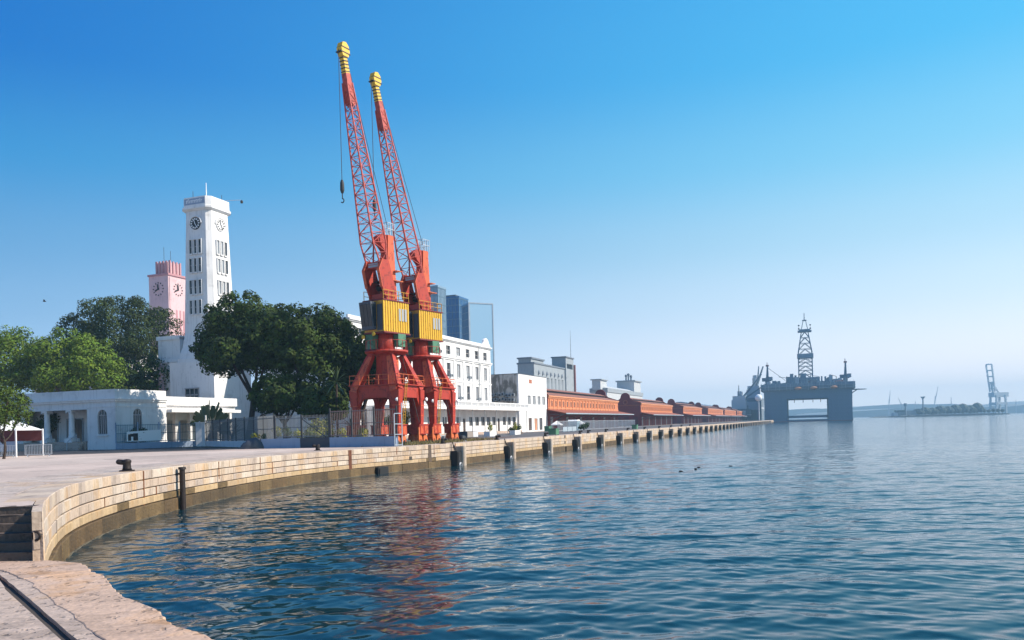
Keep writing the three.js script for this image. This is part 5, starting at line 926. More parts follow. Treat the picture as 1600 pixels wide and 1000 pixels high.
// ------------------------------------------------------------------ quay furniture
for (let i = 0; i < 46; i++) {
  const s = -8.3 + 14.35 * i; if (s > 690) break;
  const p = thing('quay_fender', `black rubber fender beside a pale pilaster on the quay wall, ${ordinal(i)} from the cranes`, 'fender', Q(s, 0, WATER), QA, 'fenders along the quay wall');
  const h = -WATER;
  part(p, 'pilaster', [cyl(V(0.42, -0.4, 0.85), V(0.42, h - 0.3, 0.85), 0.3, 0.3, 14), B(0.24, 0.6, -0.4, h - 0.32, 0, 0.85)], M.stones[i % 5]);
  part(p, 'rubber_block', [B(-0.75, 0.13, -0.15, 1.5, 0.0, 0.72), B(-0.65, 0.1, 0.1, 1.35, 0.72, 0.8)], M.rubber);
  if (i < 14) { part(p, 'hook', [cyl(V(-0.45, 1.6, 0.3), V(-0.45, h + 0.1, 0.12), 0.06, 0.06, 8), cyl(V(-0.1, 1.6, 0.3), V(-0.1, h - 0.2, 0.1), 0.05, 0.05, 6)], M.iron); part(p, 'tyre_stub', [new THREE.TorusGeometry(0.24, 0.1, 8, 14).translate(-0.2, 0.05, 0.8)], M.steelGrey); }
}
{ const [p, n] = M.at(M.arcAt(69.3)); const f = single('quay_fender', 'single black square fender low on the curved wall left of the cranes', 'fender', [B(-0.72, 0.72, -0.25, 0.62, 0.05, 0.45), B(-0.6, 0.6, -0.1, 0.5, 0.45, 0.52)], M.rubber, V(p.x, WATER, p.z), Math.atan2(n.x, n.z)); }
function bollard(label, pos, turn, sc = 1) {
  const p = thing('mooring_bollard', label, 'bollard', pos, turn, 'iron mooring bollards'); p.scale.setScalar(sc);
  part(p, 'base_plate', [lathe([[0, 0], [0.34, 0], [0.34, 0.04], [0.24, 0.06], [0, 0.06]], 18)], M.iron);
  part(p, 'post', [lathe([[0, 0.04], [0.22, 0.05], [0.185, 0.14], [0.17, 0.34], [0.2, 0.44], [0.19, 0.5], [0.12, 0.545], [0, 0.56]], 20)], M.iron);
  part(p, 'horn', [new THREE.CapsuleGeometry(0.125, 0.26, 6, 14).rotateZ(Math.PI / 2 - 0.12).translate(-0.22, 0.42, 0)], M.iron);
}
bollard('rusty iron bollard on the bare pavement near the stone steps', V(-17.95, 0, -37.2), 0.15);
bollard('rusty iron bollard above a broad rust streak, left of the dark fence panel', V(-15.95, 0, -65.5), 0.4, 0.95);
[-9.2, 5.4, 23.5, 41, 46, 58, 76, 93, 111, 128, 146, 163].forEach((s, i) => bollard(`black bollard on the straight quay, ${ORD[i]} from the cranes`, Q(s, 0.75), QA + 1.9));
{ const p = thing('oil_drum', 'black rounded drum lying on the quay right of the cranes', 'drum', Q(-0.2, 2.6, 0), QA); part(p, 'drum_body', [new THREE.CapsuleGeometry(0.34, 0.35, 8, 18).rotateZ(Math.PI / 2).translate(0, 0.36, 0)], M.black); part(p, 'skid', [B(-0.4, 0.4, 0, 0.1, -0.25, 0.25)], M.wallBlue); }
function skip(label, pos, w, h, d) { const p = thing('waste_bin', label, 'bin', pos, QA, 'green bins'); part(p, 'bin_body', [hexa([V(-w / 2, 0.12, -d / 2), V(w / 2, 0.12, -d / 2), V(w / 2, 0.12, d / 2), V(-w / 2, 0.12, d / 2), V(-w / 2 - 0.06, h, -d / 2 - 0.05), V(w / 2 + 0.06, h, -d / 2 - 0.05), V(w / 2 + 0.06, h, d / 2 + 0.05), V(-w / 2 - 0.06, h, d / 2 + 0.05)])], M.greenPaint); part(p, 'lid', [B(-w / 2 - 0.1, w / 2 + 0.1, h, h + 0.08, -d / 2 - 0.1, d / 2 + 0.1)], M.greenPaint); for (const x of [-1, 1]) part(p, 'wheel', [cyl(V(x * w * 0.35, 0.09, d / 2 - 0.1), V(x * w * 0.35, 0.09, d / 2), 0.09, 0.09, 10)], M.black); }
skip('green metal bin standing at the quay edge between two fenders', Q(31, 1.9), 1.5, 0.95, 1.1);
skip('green wheeled bin in front of the plain white block', Q(84, 20), 1.8, 1.2, 1.0);
skip('small green bin beside the second warehouse canopy', Q(92, 2.6), 1.3, 1.0, 1.0);
// planters, benches, low barriers before the white building
[[36, 14, 'left of the bench'], [50, 15, 'right of the bench']].forEach(([s, o, w]) => { const p = thing('planter', `pale planter box with a young shrub, ${w}`, 'planter', Q(s, o), QA, 'planters before the white building'); part(p, 'box', [B(-1.4, 1.4, 0, 0.75, -0.5, 0.5)], M.plasterTrim); part(p, 'soil', [B(-1.3, 1.3, 0.75, 0.78, -0.4, 0.4)], M.garden); part(p, 'shrub', leaves([[0, 1.3, 0, 0.5, 0.45, 0.4], [0.2, 1.8, 0, 0.3, 0.4, 0.3]], 260, 0.24, [0.7, 1.5]), M.leafYellow); part(p, 'stem', [cyl(V(0, 0.78, 0), V(0.1, 1.6, 0), 0.05, 0.03, 6)], M.bark); });
{ const p = thing('bench', 'low grey metal bench on the apron by the cranes', 'bench', Q(17, 14), QA); part(p, 'seat', [B(-2, 2, 0.42, 0.5, -0.25, 0.25)], M.galv); for (const x of [-1.7, 0, 1.7]) part(p, 'leg', [B(x - 0.04, x + 0.04, 0, 0.42, -0.2, 0.2)], M.galv); }
{ const p = thing('crate', 'dark low crate with slatted white panel on the apron', 'crate', Q(25, 13), QA); part(p, 'box', [B(-2, 2, 0, 0.95, -0.7, 0.7)], M.gateDark); for (let i = 0; i < 6; i++) part(p, 'slat', [B(0.2 + i * 0.3, 0.4 + i * 0.3, 0.1, 0.9, 0.7, 0.75)], M.whitePaint); part(p, 'panel', [B(-1.9, 0.1, 0.1, 0.9, 0.7, 0.74)], M.mortar); }
{ const p = thing('rubble_heap', 'small dark heap of rubble on the apron before the canopy', 'heap', Q(56, 17), QA); const g = new THREE.SphereGeometry(1, 16, 8, 0, 6.283, 0, 1.57).scale(2.2, 0.7, 1.2); const q = g.attributes.position; for (let i = 0; i < q.count; i++) q.setXYZ(i, q.getX(i) * rr(0.85, 1.1), q.getY(i) * rr(0.7, 1.2), q.getZ(i) * rr(0.85, 1.1)); g.computeVertexNormals(); part(p, 'rubble', [g], M.stepStone); }
for (let i = 0; i < 3; i++) { const p = thing('event_barrier', `low white barrier panel on the apron before the first warehouse, ${['left', 'middle', 'right'][i]} one`, 'barrier', Q(72 + i * 3.3, 12.5), QA, 'white barrier panels'); part(p, 'panel', [B(-1.5, 1.5, 0.15, 1.05, -0.03, 0.03)], M.rigPale); for (const x of [-1.3, 1.3]) part(p, 'foot', [B(x - 0.05, x + 0.05, 0, 0.16, -0.3, 0.3)], M.galv); }
function meshFence(label, s0, off, n, L, h, m, group) { for (let k = 0; k < n; k++) { const p = thing('fence_panel', `${label}, ${ORD[k]} panel from the left`, 'fence', Q(s0 + k * L, off), QA, group); const o = []; for (let x = 0.12; x < L; x += 0.24) o.push(B(x - 0.02, x + 0.02, 0.1, h, -0.015, 0.015)); part(p, 'bars', o, m).userData.kind = 'stuff'; part(p, 'rail', [B(0, L, h - 0.08, h, -0.03, 0.03)], m); part(p, 'rail', [B(0, L, 0.1, 0.18, -0.03, 0.03)], m); part(p, 'post', [B(-0.05, 0.05, 0, h + 0.05, -0.05, 0.05)], m); } }
meshFence('grey steel mesh fence before the first warehouse', 88, 19, 18, 4.6, 2.3, M.galv, 'grey fence before the first warehouse');
{ const p = thing('portable_toilet', 'pale blue portable cabin behind the grey fence', 'cabin', Q(108, 21), QA); part(p, 'box', [B(-1.2, 1.2, 0, 2.3, -1.1, 1.1)], M.toiletBlue); part(p, 'roof', [extrude([[-1.3, 2.3], [1.3, 2.3], [0.9, 2.6], [-0.9, 2.6]], 2.4).translate(0, 0, -1.2)], M.whitePaint); part(p, 'door', [B(-0.5, 0.5, 0.1, 2.1, 1.1, 1.14)], M.toiletBlue); }
[[97, 22, 'left'], [119, 22.5, 'right']].forEach(([s, o, w]) => { const p = thing('market_tent', `small white peaked tent behind the grey fence, ${w} of the blue cabin`, 'tent', Q(s, o), QA, 'white tents by the warehouse'); p.scale.setScalar(0.62); part(p, 'canopy', [new THREE.ConeGeometry(2.6, 1.4, 4).rotateY(Math.PI / 4).translate(0, 3.2, 0)], M.canvas); part(p, 'valance', [B(-1.85, 1.85, 2.2, 2.5, -1.85, 1.85)], M.canvas); for (const [x, z] of [[-1.8, -1.8], [1.8, -1.8], [1.8, 1.8], [-1.8, 1.8]]) part(p, 'pole', [B(x - 0.04, x + 0.04, 0, 2.3, z - 0.04, z + 0.04)], M.galv); });

// ------------------------------------------------------------------ garden fences and walls
function fenceRun(name, label, a, b, n, y0, h, m, postM, spikes) {
  const p = thing(name, label, 'fence', a.clone(), 0), d = b.clone().sub(a), L = d.length(), dir = d.clone().normalize();
  p.rotation.y = Math.atan2(-dir.z, dir.x);
  for (let k = 0; k <= n; k++) part(p, 'post', [B(L * k / n - 0.06, L * k / n + 0.06, y0, h + 0.25, -0.06, 0.06)], postM);
  for (let k = 0; k < n; k++) { const o = []; for (let x = L * k / n + 0.14; x < L * (k + 1) / n - 0.06; x += (spikes ? 0.16 : 0.2)) o.push(B(x - 0.014, x + 0.014, y0 + 0.05, h + (spikes ? 0.18 : 0), -0.014, 0.014)); part(p, 'bar_panel', o, m).userData.kind = 'stuff'; part(p, 'rail', [B(L * k / n, L * (k + 1) / n, h - 0.12, h - 0.05, -0.03, 0.03)], m); part(p, 'rail', [B(L * k / n, L * (k + 1) / n, y0 + 0.12, y0 + 0.2, -0.03, 0.03)], m); part(p, 'rail', [B(L * k / n, L * (k + 1) / n, (y0 + h) / 2, (y0 + h) / 2 + 0.06, -0.025, 0.025)], m); }
  return [p, L];
}
{
  let [p, L] = fenceRun('garden_fence', 'blue grey railing with tall posts on low wall beside the pavilion', V(-47.9, 0, -96.7), V(-40.3, 0, -103.2), 4, 0.75, 3.0, M.fenceBlue, M.wallBlue, false);
  part(p, 'base_wall', [B(0, L, 0, 0.75, -0.18, 0.18)], M.wallBlue);
  part(p, 'banner', [hexa([V(1.2, 0.9, 0.05), V(5.2, 0.95, 0.05), V(5.2, 0.95, 0.07), V(1.2, 0.9, 0.07), V(1.2, 2.1, 0.05), V(5.2, 2.3, 0.05), V(5.2, 2.3, 0.07), V(1.2, 2.1, 0.07)])], M.canvas);
  part(p, 'banner_print', [B(1.35, 1.7, 1.0, 1.8, 0.072, 0.078), B(1.95, 2.5, 1.0, 1.9, 0.072, 0.078), B(1.6, 2.0, 1.5, 1.85, 0.072, 0.078)], M.black);
  const g = thing('gate_pillar', 'square white pillar between the blue and the grey railings', 'pillar', V(-39.9, 0, -103.0)); part(g, 'shaft', [B(-0.6, 0.6, 0, 3.0, -0.6, 0.6)], M.plaster); part(g, 'cap', [B(-0.68, 0.68, 3.0, 3.12, -0.68, 0.68)], M.plasterTrim); part(g, 'lamp_stub', [cyl(V(0.5, 3.1, 0), V(0.5, 4.0, 0), 0.12, 0.1, 8)], M.plasterTrim);
  [p, L] = fenceRun('garden_fence', 'grey railing with dark posts on low white wall under the garden trees', V(-39.2, 0, -102.6), V(-23.6, 0, -79.4), 8, 0.7, 3.1, M.fenceGrey, M.fenceDark, true);
  part(p, 'base_wall', [B(0, L, 0, 0.7, -0.16, 0.16)], M.plaster);
  [p, L] = fenceRun('garden_fence', 'grey railing above the pale blue wall and dark gate panel', V(-23.5, 0, -79.3), V(-17.6, 0, -77.0), 2, 0.95, 3.0, M.fenceGrey, M.fenceDark, true);
  part(p, 'base_wall', [B(-1.6, L * 0.48, 0, 0.95, -0.15, 0.15)], M.wallBlue);
  part(p, 'dark_gate_panel', [B(L * 0.48, L, 0, 0.98, -0.1, 0.1)], M.gateDark);
  part(p, 'brace', [beam(V(L * 0.5, 2.9, 0.08), V(L - 0.2, 0.9, 0.08), 0.07, 0.07)], M.fenceDark);
  [p, L] = fenceRun('crane_fence', 'tall brownish railing on blue grey wall in front of the nearer crane', V(-17.5, 0, -77.0), V(-10.6, 0, -73.6), 3, 0.95, 3.5, M.fenceRust, M.fenceDark, false);
  part(p, 'base_wall', [B(0, L, 0, 0.95, -0.16, 0.16)], M.wallBlue);
  const f = thing('ladder_frame', 'galvanised ladder-like end frame of the fence at the quay edge', 'frame', V(-10.45, 0, -73.45), 0.45);
  for (const x of [-0.36, 0.36]) part(f, 'upright', [B(x - 0.04, x + 0.04, 0, x > 0 ? 4.0 : 3.0, -0.04, 0.04)], M.galv); for (let i = 0; i < 4; i++) part(f, 'rung', [B(-0.36, 0.36, 0.1 + i * 0.96, 0.18 + i * 0.96, -0.035, 0.035)], M.galv);
  const tp = thing('tarpaulin_heap', 'dark tarpaulin heap at the corner where the railings meet', 'tarpaulin', V(-25.6, 0, -79.9), 0.3); const g2 = new THREE.SphereGeometry(1, 20, 10, 0, 6.283, 0, 1.57).scale(1.5, 1.0, 0.6); const q = g2.attributes.position; for (let i = 0; i < q.count; i++) { const k = 0.8 + 0.4 * fbm((q.getX(i) * 0.2 + 3) % 1, (q.getZ(i) * 0.3 + q.getY(i) * 0.2 + 3) % 1, 8, 3, 4); q.setXYZ(i, q.getX(i) * k, q.getY(i) * k, q.getZ(i) * k); } g2.computeVertexNormals(); part(tp, 'cover', [g2], M.gateDark);
}
// crowd barriers and tent at the left edge
[['left one, in front of the tent', V(-44.4, 0, -69.6)], ['right one, beside the tent pole', V(-41.6, 0, -70.2)]].forEach(([w, pos]) => { const p = thing('crowd_barrier', `galvanised crowd barrier on the pavement, ${w}`, 'barrier', pos, 0.12, 'crowd barriers'); part(p, 'frame', [B(-1.1, 1.1, 1.02, 1.07, -0.025, 0.025), B(-1.1, 1.1, 0.18, 0.23, -0.025, 0.025), B(-1.12, -1.07, 0.2, 1.04, -0.025, 0.025), B(1.07, 1.12, 0.2, 1.04, -0.025, 0.025)], M.galv); const o = []; for (let x = -0.98; x < 1; x += 0.13) o.push(B(x - 0.012, x + 0.012, 0.2, 1.04, -0.012, 0.012)); part(p, 'bars', o, M.galv).userData.kind = 'stuff'; for (const x of [-0.9, 0.9]) part(p, 'foot', [B(x - 0.03, x + 0.03, 0, 0.2, -0.03, 0.03), beam(V(x, 0.02, -0.35), V(x, 0.02, 0.35), 0.05, 0.04)], M.galv); });
{ const p = thing('white_tent', 'white peaked tent with dark wall at the left edge', 'tent', V(-45.8, 0, -72.5)); part(p, 'canopy', [new THREE.ConeGeometry(3.0, 1.15, 4).rotateY(Math.PI / 4).translate(0, 2.95, 0)], M.canvas); part(p, 'wall_panel', [B(-2.05, 2.05, 1.4, 2.38, -2.0, -1.96)], M.maroonDark); part(p, 'wall_panel', [B(-2.05, 2.05, 1.4, 2.38, 1.96, 2.0)], M.maroonDark); part(p, 'lower_panel', [B(-2.05, 2.05, 0.6, 1.38, 1.97, 1.99)], M.wallBlue); for (const [x, z] of [[-2.1, -2], [2.1, -2], [2.1, 2.05], [-2.1, 2.05]]) part(p, 'pole', [B(x - 0.05, x + 0.05, 0, 2.5, z - 0.05, z + 0.05)], M.whitePaint); }
{ const p = thing('bird', 'small dark bird flying high above the left trees', 'bird', V(-58, 18.7, -100), 0.5); p.scale.setScalar(0.55); const g = new THREE.SphereGeometry(0.16, 10, 8).scale(2.2, 0.8, 0.8); part(p, 'body', [g], M.black); for (const s of [-1, 1]) part(p, 'wing', [hexa([V(-0.15, 0, 0), V(0.2, 0, 0), V(0.2, 0.03, 0), V(-0.15, 0.03, 0), V(-0.25, 0.3, s * 0.6), V(0.0, 0.3, s * 0.6), V(0.0, 0.32, s * 0.6), V(-0.25, 0.32, s * 0.6)])], M.black); }
// floating weed on the water
[[1062, 737], [1085, 733], [1090, 731], [1140, 729], [845, 706]].forEach(([px, py], i) => { const d = 1250 * 3.9 / (py - (664.5 - 0.0267 * (px - 800))), x = (px - 800) / 1250 * d; const g = new THREE.IcosahedronGeometry(0.12, 2).scale(1.8, 0.5, 0.9); const q = g.attributes.position; for (let k = 0; k < q.count; k++) { const f = 0.75 + 0.5 * vnoise(q.getX(k) * 9 + 20, q.getZ(k) * 9 + 20, 512, i); q.setXYZ(k, q.getX(k) * f, q.getY(k) * f, q.getZ(k) * f); } g.computeVertexNormals(); const p = single('driftwood', `dark scrap of driftwood floating on the open water, ${ORD[i]} from the right`, 'driftwood', [g], M.iron, V(x, WATER + 0.03, -d), i, 'floating scraps'); });
// ------------------------------------------------------------------ trees and plants
function leaves(lobes, n, size, tint) {
  // small leaf faces spread through clumps: [cx, cy, cz, rx, ry, rz]
  const pos = [], col = [], nor = [], wts = lobes.map((l) => Math.pow(l[3] * l[4] * l[5], 2 / 3)), tot = wts.reduce((a, b) => a + b, 0);
  lobes.forEach((l, li) => {
    const cnt = Math.round(n * wts[li] / tot), lt = rr(0.85, 1.15);
    for (let i = 0; i < cnt; i++) {
      const z = rr(-1, 1), a = rnd() * 6.283, r = Math.sqrt(1 - z * z), dx = r * Math.cos(a), dy = z, dz = r * Math.sin(a);
      const k = (rnd() < 0.75 ? rr(0.82, 1.04) : rr(0.4, 0.9)) * (0.86 + 0.28 * vnoise(dx * 3 + l[0] * 1.7 + 50, dy * 3 + dz * 2.3 + 50, 4096, li));
      const x = l[0] + dx * l[3] * k, y = l[1] + dy * l[4] * k, zz = l[2] + dz * l[5] * k, s = size * rr(0.45, 1.3);
      const n1 = V(dx + rr(-0.55, 0.55), dy + rr(-0.4, 0.7), dz + rr(-0.55, 0.55)).normalize(), t = V(rr(-1, 1), rr(-1, 1), rr(-1, 1)).cross(n1).normalize(), b = n1.clone().cross(t);
      const P = (u, v) => [x + t.x * u * s + b.x * v * s, y + t.y * u * s + b.y * v * s, zz + t.z * u * s + b.z * v * s];
      const q = [P(-0.5, 0), P(0, -0.28), P(0.5, 0.02), P(0.02, 0.3)];
      for (const j of [0, 1, 2, 0, 2, 3]) pos.push(...q[j]);
      const c = rr(tint[0], tint[1]) * lt, w = rr(0.85, 1.2);
      for (let j = 0; j < 6; j++) { col.push(c * w, c, c * 0.9); nor.push(n1.x, n1.y, n1.z); }
    }
  });
  const g = new THREE.BufferGeometry(); g.setAttribute('position', new THREE.Float32BufferAttribute(pos, 3)); g.setAttribute('color', new THREE.Float32BufferAttribute(col, 3)); g.setAttribute('normal', new THREE.Float32BufferAttribute(nor, 3)); return g;
}
function limb(pts, r0, r1) { const c = new THREE.CatmullRomCurve3(pts), n = 7, o = []; for (let i = 0; i < n; i++) { const t = i / n, u = (i + 1) / n; o.push(cyl(c.getPoint(t), c.getPoint(u), r0 + (r1 - r0) * t, r0 + (r1 - r0) * u, 9, true)); } return o; }
function tree(name, label, pos, o) {
  const t = thing(name, label, 'tree', pos, 0, o.group), lobes = [];
  const { R, Ry, cy, n = 16000, size = 0.42, lobesN = 22, fork = 4 } = o;
  for (let i = 0; i < lobesN; i++) {   // clumps set over an uneven ellipsoid
    const a = i * 2.39996 + rr(-0.3, 0.3), z = 1 - 2 * (i + 0.5) / lobesN, rad = Math.sqrt(1 - z * z), k = rr(0.55, 0.86), c = o.clump ?? 0.42;
    if (z < -0.75) continue;
    lobes.push([Math.cos(a) * rad * R * k, cy + z * Ry * k * (z < 0 ? 0.8 : 1), Math.sin(a) * rad * R * k, R * c * rr(0.7, 1.2), Ry * c * rr(0.6, 1.05), R * c * rr(0.7, 1.2)]);
  }
  for (let i = 0; i < lobesN * 1.6; i++) { const a = rnd() * 6.283, z = rr(-0.5, 1), rad = Math.sqrt(1 - z * z), k = rr(0.9, 1.03), q = rr(0.07, 0.14); lobes.push([Math.cos(a) * rad * R * k, cy + z * Ry * k * (z < 0 ? 0.8 : 1), Math.sin(a) * rad * R * k, R * q * 1.2, Ry * q, R * q * 1.2]); }
  lobes.push([0, cy, 0, R * 0.5, Ry * 0.5, R * 0.5]);
  const tr = part(t, 'trunk', limb([V(0, 0, 0), V(o.lean ?? 0.2, cy * 0.3, 0.1), V(o.lean ? o.lean * 1.5 : -0.2, cy * 0.62, 0)], o.trunk ?? 0.45, (o.trunk ?? 0.45) * 0.6), M.bark);
  for (let i = 0; i < fork; i++) { const a = i / fork * 6.283 + 0.7, b0 = V(o.lean ? o.lean * 1.3 : -0.1, cy * rr(0.32, 0.5), 0), e = V(Math.cos(a) * R * 0.6, cy + rr(-0.1, 0.4) * Ry, Math.sin(a) * R * 0.6); part(t, 'limb', limb([b0, b0.clone().lerp(e, 0.5).add(V(0, -0.5, 0)), e], (o.trunk ?? 0.45) * 0.5, 0.08), M.bark); }
  part(t, 'crown', leaves(lobes, n, size, o.tint ?? [0.6, 1.5]), o.mat);
  return t;
}
const gt = 'garden trees before the clock tower';
tree('broadleaf_tree', 'large dark round-crowned tree standing before the white clock tower', V(-32.0, 0, -96.5), { R: 6.0, Ry: 6.2, cy: 12.2, n: 30000, lobesN: 30, clump: 0.36, mat: M.leafMid, lean: 0.7, trunk: 0.42, group: gt });
tree('broadleaf_tree', 'wide dark tree between the clock tower tree and the nearer crane', V(-23.5, 0, -95), { R: 5.6, Ry: 5.0, cy: 11.2, n: 24000, lobesN: 28, clump: 0.36, mat: M.leafMid, trunk: 0.4, group: gt });
tree('broadleaf_tree', 'shorter dark tree whose crown touches the nearer crane', V(-18.2, 0, -97), { R: 4.0, Ry: 4.6, cy: 8.8, n: 14000, lobesN: 20, clump: 0.4, mat: M.leafMid, trunk: 0.3, group: gt });
tree('broadleaf_tree', 'low dense dark tree behind the grey railing, below the wide tree', V(-26.2, 0, -92), { R: 3.6, Ry: 3.2, cy: 5.6, n: 11000, lobesN: 18, clump: 0.42, mat: M.leafMid, trunk: 0.3, group: gt });
tree('broadleaf_tree', 'low bushy dark tree left of the crane legs', V(-21.0, 0, -90), { R: 2.8, Ry: 2.6, cy: 4.4, n: 8000, lobesN: 16, clump: 0.42, mat: M.leafMid, trunk: 0.24, group: gt });
const lt = 'green trees behind the pavilion';
tree('broadleaf_tree', 'bright green spreading tree behind the left end of the pavilion', V(-79.5, 0, -122), { R: 8.6, Ry: 6.6, cy: 12.6, n: 30000, lobesN: 34, clump: 0.34, mat: M.leafBright, group: lt, tint: [0.7, 1.6] });
tree('broadleaf_tree', 'bright green tree behind the middle of the pavilion', V(-66.5, 0, -122), { R: 7.0, Ry: 6.2, cy: 11.6, n: 24000, lobesN: 30, clump: 0.36, mat: M.leafBright, group: lt, tint: [0.7, 1.6] });
tree('broadleaf_tree', 'lower bright green tree at the left edge behind the pavilion', V(-84, 0, -118), { R: 6.0, Ry: 5.0, cy: 8.2, n: 16000, lobesN: 24, clump: 0.38, mat: M.leafBright, group: lt, tint: [0.7, 1.6] });
tree('broadleaf_tree', 'tall dark feathery tree left of the pink tower', V(-69, 0, -143), { R: 9.8, Ry: 7.8, cy: 18.6, n: 34000, lobesN: 34, clump: 0.30, mat: M.leafDark, trunk: 0.55, fork: 6, group: lt });
tree('broadleaf_tree', 'dark lower tree in the shade behind the pavilion roof', V(-60, 0, -132), { R: 6.4, Ry: 4.6, cy: 10.0, n: 15000, lobesN: 24, clump: 0.38, mat: M.leafMid, group: lt });
tree('clipped_tree', 'small round clipped tree at the left edge beside the white tent', V(-41.6, 0, -65.4), { R: 2.0, Ry: 2.2, cy: 3.9, n: 7000, size: 0.2, lobesN: 26, clump: 0.44, mat: M.leafBright, trunk: 0.12, tint: [0.4, 1.0] });

function fan(name, label, pos, n, len, w, m, spread, group, tilt = 0.5) {   // rosette of long blades
  const t = thing(name, label, 'plant', pos, 0, group);
  for (let i = 0; i < n; i++) {
    const a = i / n * 6.283 * (spread ? 1 : 1) + rr(-0.2, 0.2), el = rr(tilt, 1.45), L = len * rr(0.75, 1.1), pts = [], nrm = [];
    const dir = V(Math.cos(a), 0, Math.sin(a)), sidev = V(-Math.sin(a), 0, Math.cos(a));
    const P = (k) => { const r = L * k, dr = Math.cos(el) * r + 0.25 * k * k * L * 0.5, y = Math.sin(el) * r - 0.35 * k * k * k * L * 0.6; return dir.clone().multiplyScalar(dr).setY(y); };
    const ww = (k) => w * Math.sin(Math.PI * Math.min(1, 0.08 + k * 0.9)) ;
    for (let k = 0; k < 6; k++) { const p0 = P(k / 6), p1 = P((k + 1) / 6), w0 = sidev.clone().multiplyScalar(ww(k / 6)), w1 = sidev.clone().multiplyScalar(ww((k + 1) / 6)); for (const v of [p0.clone().sub(w0), p0.clone().add(w0), p1.clone().add(w1), p0.clone().sub(w0), p1.clone().add(w1), p1.clone().sub(w1)]) pts.push(v.x, v.y, v.z); }
    const g = new THREE.BufferGeometry(); g.setAttribute('position', new THREE.Float32BufferAttribute(pts, 3)); g.computeVertexNormals(); const o = part(t, 'leaf', [g], m); o.position.y = spread ? 0 : 0;
  }
  return t;
}
// traveller's palm with a flat fan of paddles
{
  const t = thing('fan_palm', 'dark fan-shaped palm with broad paddle leaves behind the blue railing', 'palm', V(-40.3, 0, -107), -0.4);
  part(t, 'trunk', [cyl(V(0, 0, 0), V(0, 2.4, 0), 0.28, 0.2, 10)], M.bark);
  for (let i = 0; i < 13; i++) { const a = -1.25 + i * 2.5 / 12 + rr(-0.05, 0.05), L = 3.6 * rr(0.85, 1.1), s = new THREE.Shape(); s.moveTo(-0.05, 0); s.lineTo(-0.05, L * 0.4); s.quadraticCurveTo(-0.55, L * 0.7, -0.28, L); s.lineTo(0.2, L * 1.0); s.quadraticCurveTo(0.6, L * 0.7, 0.05, L * 0.4); s.lineTo(0.05, 0); part(t, 'leaf', [extrude(s, 0.02).rotateY(rr(-0.7, 0.7)).rotateZ(-a).translate(0, 2.2, rr(-0.3, 0.3))], M.palmLeaf); }
}
fan('cycad', 'dark spiky cycad right of the fan palm', V(-37.4, 1.4, -103.5), 26, 2.6, 0.16, M.palmLeaf, 1, 'spiky garden plants', 0.1);
fan('cycad', 'dark spiky cycad nearest the arched wing, second right of the fan palm', V(-35.2, 1.2, -100.5), 24, 2.4, 0.16, M.palmLeaf, 1, 'spiky garden plants', 0.1);
for (const [x, z, h] of [[-37.4, -103.5, 1.45], [-35.2, -100.5, 1.25]]) single('plant_stump', x < -36 ? 'short dark stem under the cycad beside the fan palm' : 'short dark stem under the cycad beside the arched wing', 'stem', [cyl(V(0, 0, 0), V(0, h, 0), 0.22, 0.18, 8)], M.bark, V(x, 0, z));
const yu = [[-19.6, -86, 2.2, 'left of the crane fence'], [-17.6, -88, 1.8, 'just left of the nearer crane leg'], [-15.5, -97, 2.0, 'seen under the nearer crane']];
yu.forEach(([x, z, h, w]) => { const t = fan('yucca', `yucca with drooping grey green blades, ${w}`, V(x, 0, z), 34, 2.0, 0.09, M.yuccaLeaf, 1, 'yuccas by the cranes', -0.1); t.children.forEach((c) => { c.position.y = h; }); part(t, 'stem', [cyl(V(0, 0, 0), V(0, h, 0), 0.16, 0.12, 8)], M.bark); });
[[-24.9, -88.5, 2.2, 7.0, 'thin grey trunked palm left of the cranes']].forEach(([x, z, r, h, l]) => { const t = fan('palm_tree', l, V(x + 5.6, 0, z), 22, 2.4, 0.12, M.yuccaLeaf, 1, undefined, -0.6); t.children.forEach((c) => { c.position.y = h; }); part(t, 'trunk', [cyl(V(0, 0, 0), V(0, h, 0), 0.16, 0.12, 9)], M.bark); t.userData.category = 'palm'; });
const sh = [[-20.0, -83.0, 1.5, 1.5, 'yellow green shrub left of the crane fence'], [-16.0, -83.5, 0.9, 1.0, 'yellow green shrub behind the crane fence wall'], [-13.6, -96, 1.3, 2.6, 'yellow green shrub seen below the nearer crane arch'], [-27.0, -86.0, 0.8, 0.9, 'small leafy shrub by the grey railing'], [-46.5, -99.2, 1.1, 1.6, 'leafy shrub behind the banner on the blue railing'], [-60.5, -104.5, 1.4, 2.6, 'green shrub in the porch of the pavilion']];
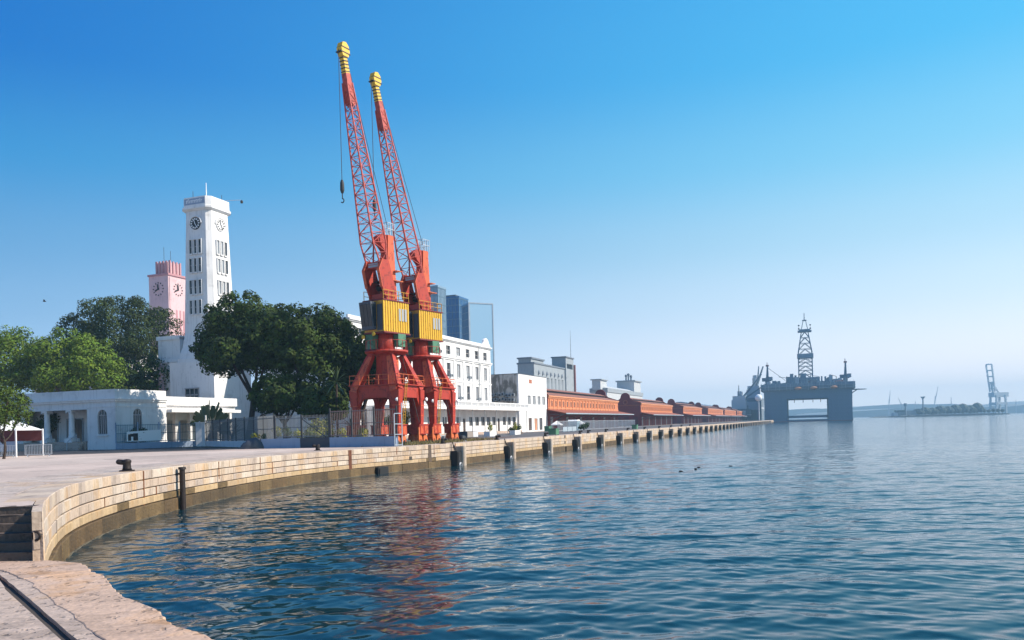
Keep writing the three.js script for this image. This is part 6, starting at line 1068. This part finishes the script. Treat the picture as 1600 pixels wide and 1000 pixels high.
sh.forEach(([x, z, r, h, l], i) => { const t = thing('shrub', l, 'shrub', V(x, i === 5 ? 1.05 : 0, z), 0, 'garden shrubs'); part(t, 'stem', [cyl(V(0, 0, 0), V(0, h, 0), 0.06, 0.04, 6)], M.bark); part(t, 'foliage', leaves([[0, h, 0, r, r * 0.9, r], [r * 0.5, h + r * 0.4, 0, r * 0.6, r * 0.5, r * 0.6], [-r * 0.5, h - r * 0.2, 0.2, r * 0.6, r * 0.5, r * 0.6]], 1500, 0.26, [0.6, 1.4]), i === 4 || i === 5 ? M.leafMid : M.leafYellow); });
for (let i = 0; i < 9; i++) { const f = i / 8, x = -26.5 + 9.5 * f, z = -82.3 + 2.6 * f; const t = thing('potted_plant', `potted plant standing behind the railing, ${ORD[i]} from the left`, 'potted plant', V(x, 0, z - rr(0, 0.4)), 0, 'potted plants behind the railing'); part(t, 'pot', [lathe([[0, 0], [0.24, 0], [0.34, 0.55], [0.36, 0.6], [0.28, 0.6], [0.26, 0.5], [0, 0.5]], 16)], i % 3 ? M.plasterTrim : M.terracottaPot); const h = rr(1.0, 1.9); part(t, 'stem', [cyl(V(0, 0.5, 0), V(rr(-0.1, 0.1), h, 0), 0.035, 0.02, 6)], M.bark); part(t, 'foliage', leaves([[0, h, 0, 0.5, 0.45, 0.5], [0.2, h - 0.5, 0, 0.3, 0.25, 0.3]], 240, 0.22, [0.7, 1.4]), i % 2 ? M.leafMid : M.leafYellow); }
[[66, 21, 'left'], [104, 17.5, 'right']].forEach(([s, o, w]) => { const t = thing('shrub', `leafy shrub on the apron by the white block, ${w} one`, 'shrub', Q(s, o), 0, 'apron shrubs'); part(t, 'stem', [cyl(V(0, 0, 0), V(0, 1.2, 0), 0.07, 0.05, 6)], M.bark); part(t, 'foliage', leaves([[0, 0.9, 0, 1.1, 0.7, 1.0], [0.8, 1.3, 0.2, 0.6, 0.6, 0.6], [-0.7, 0.7, 0, 0.7, 0.5, 0.7]], 700, 0.3, [0.6, 1.4]), M.leafMid); });
renderer.render(scene, camera);
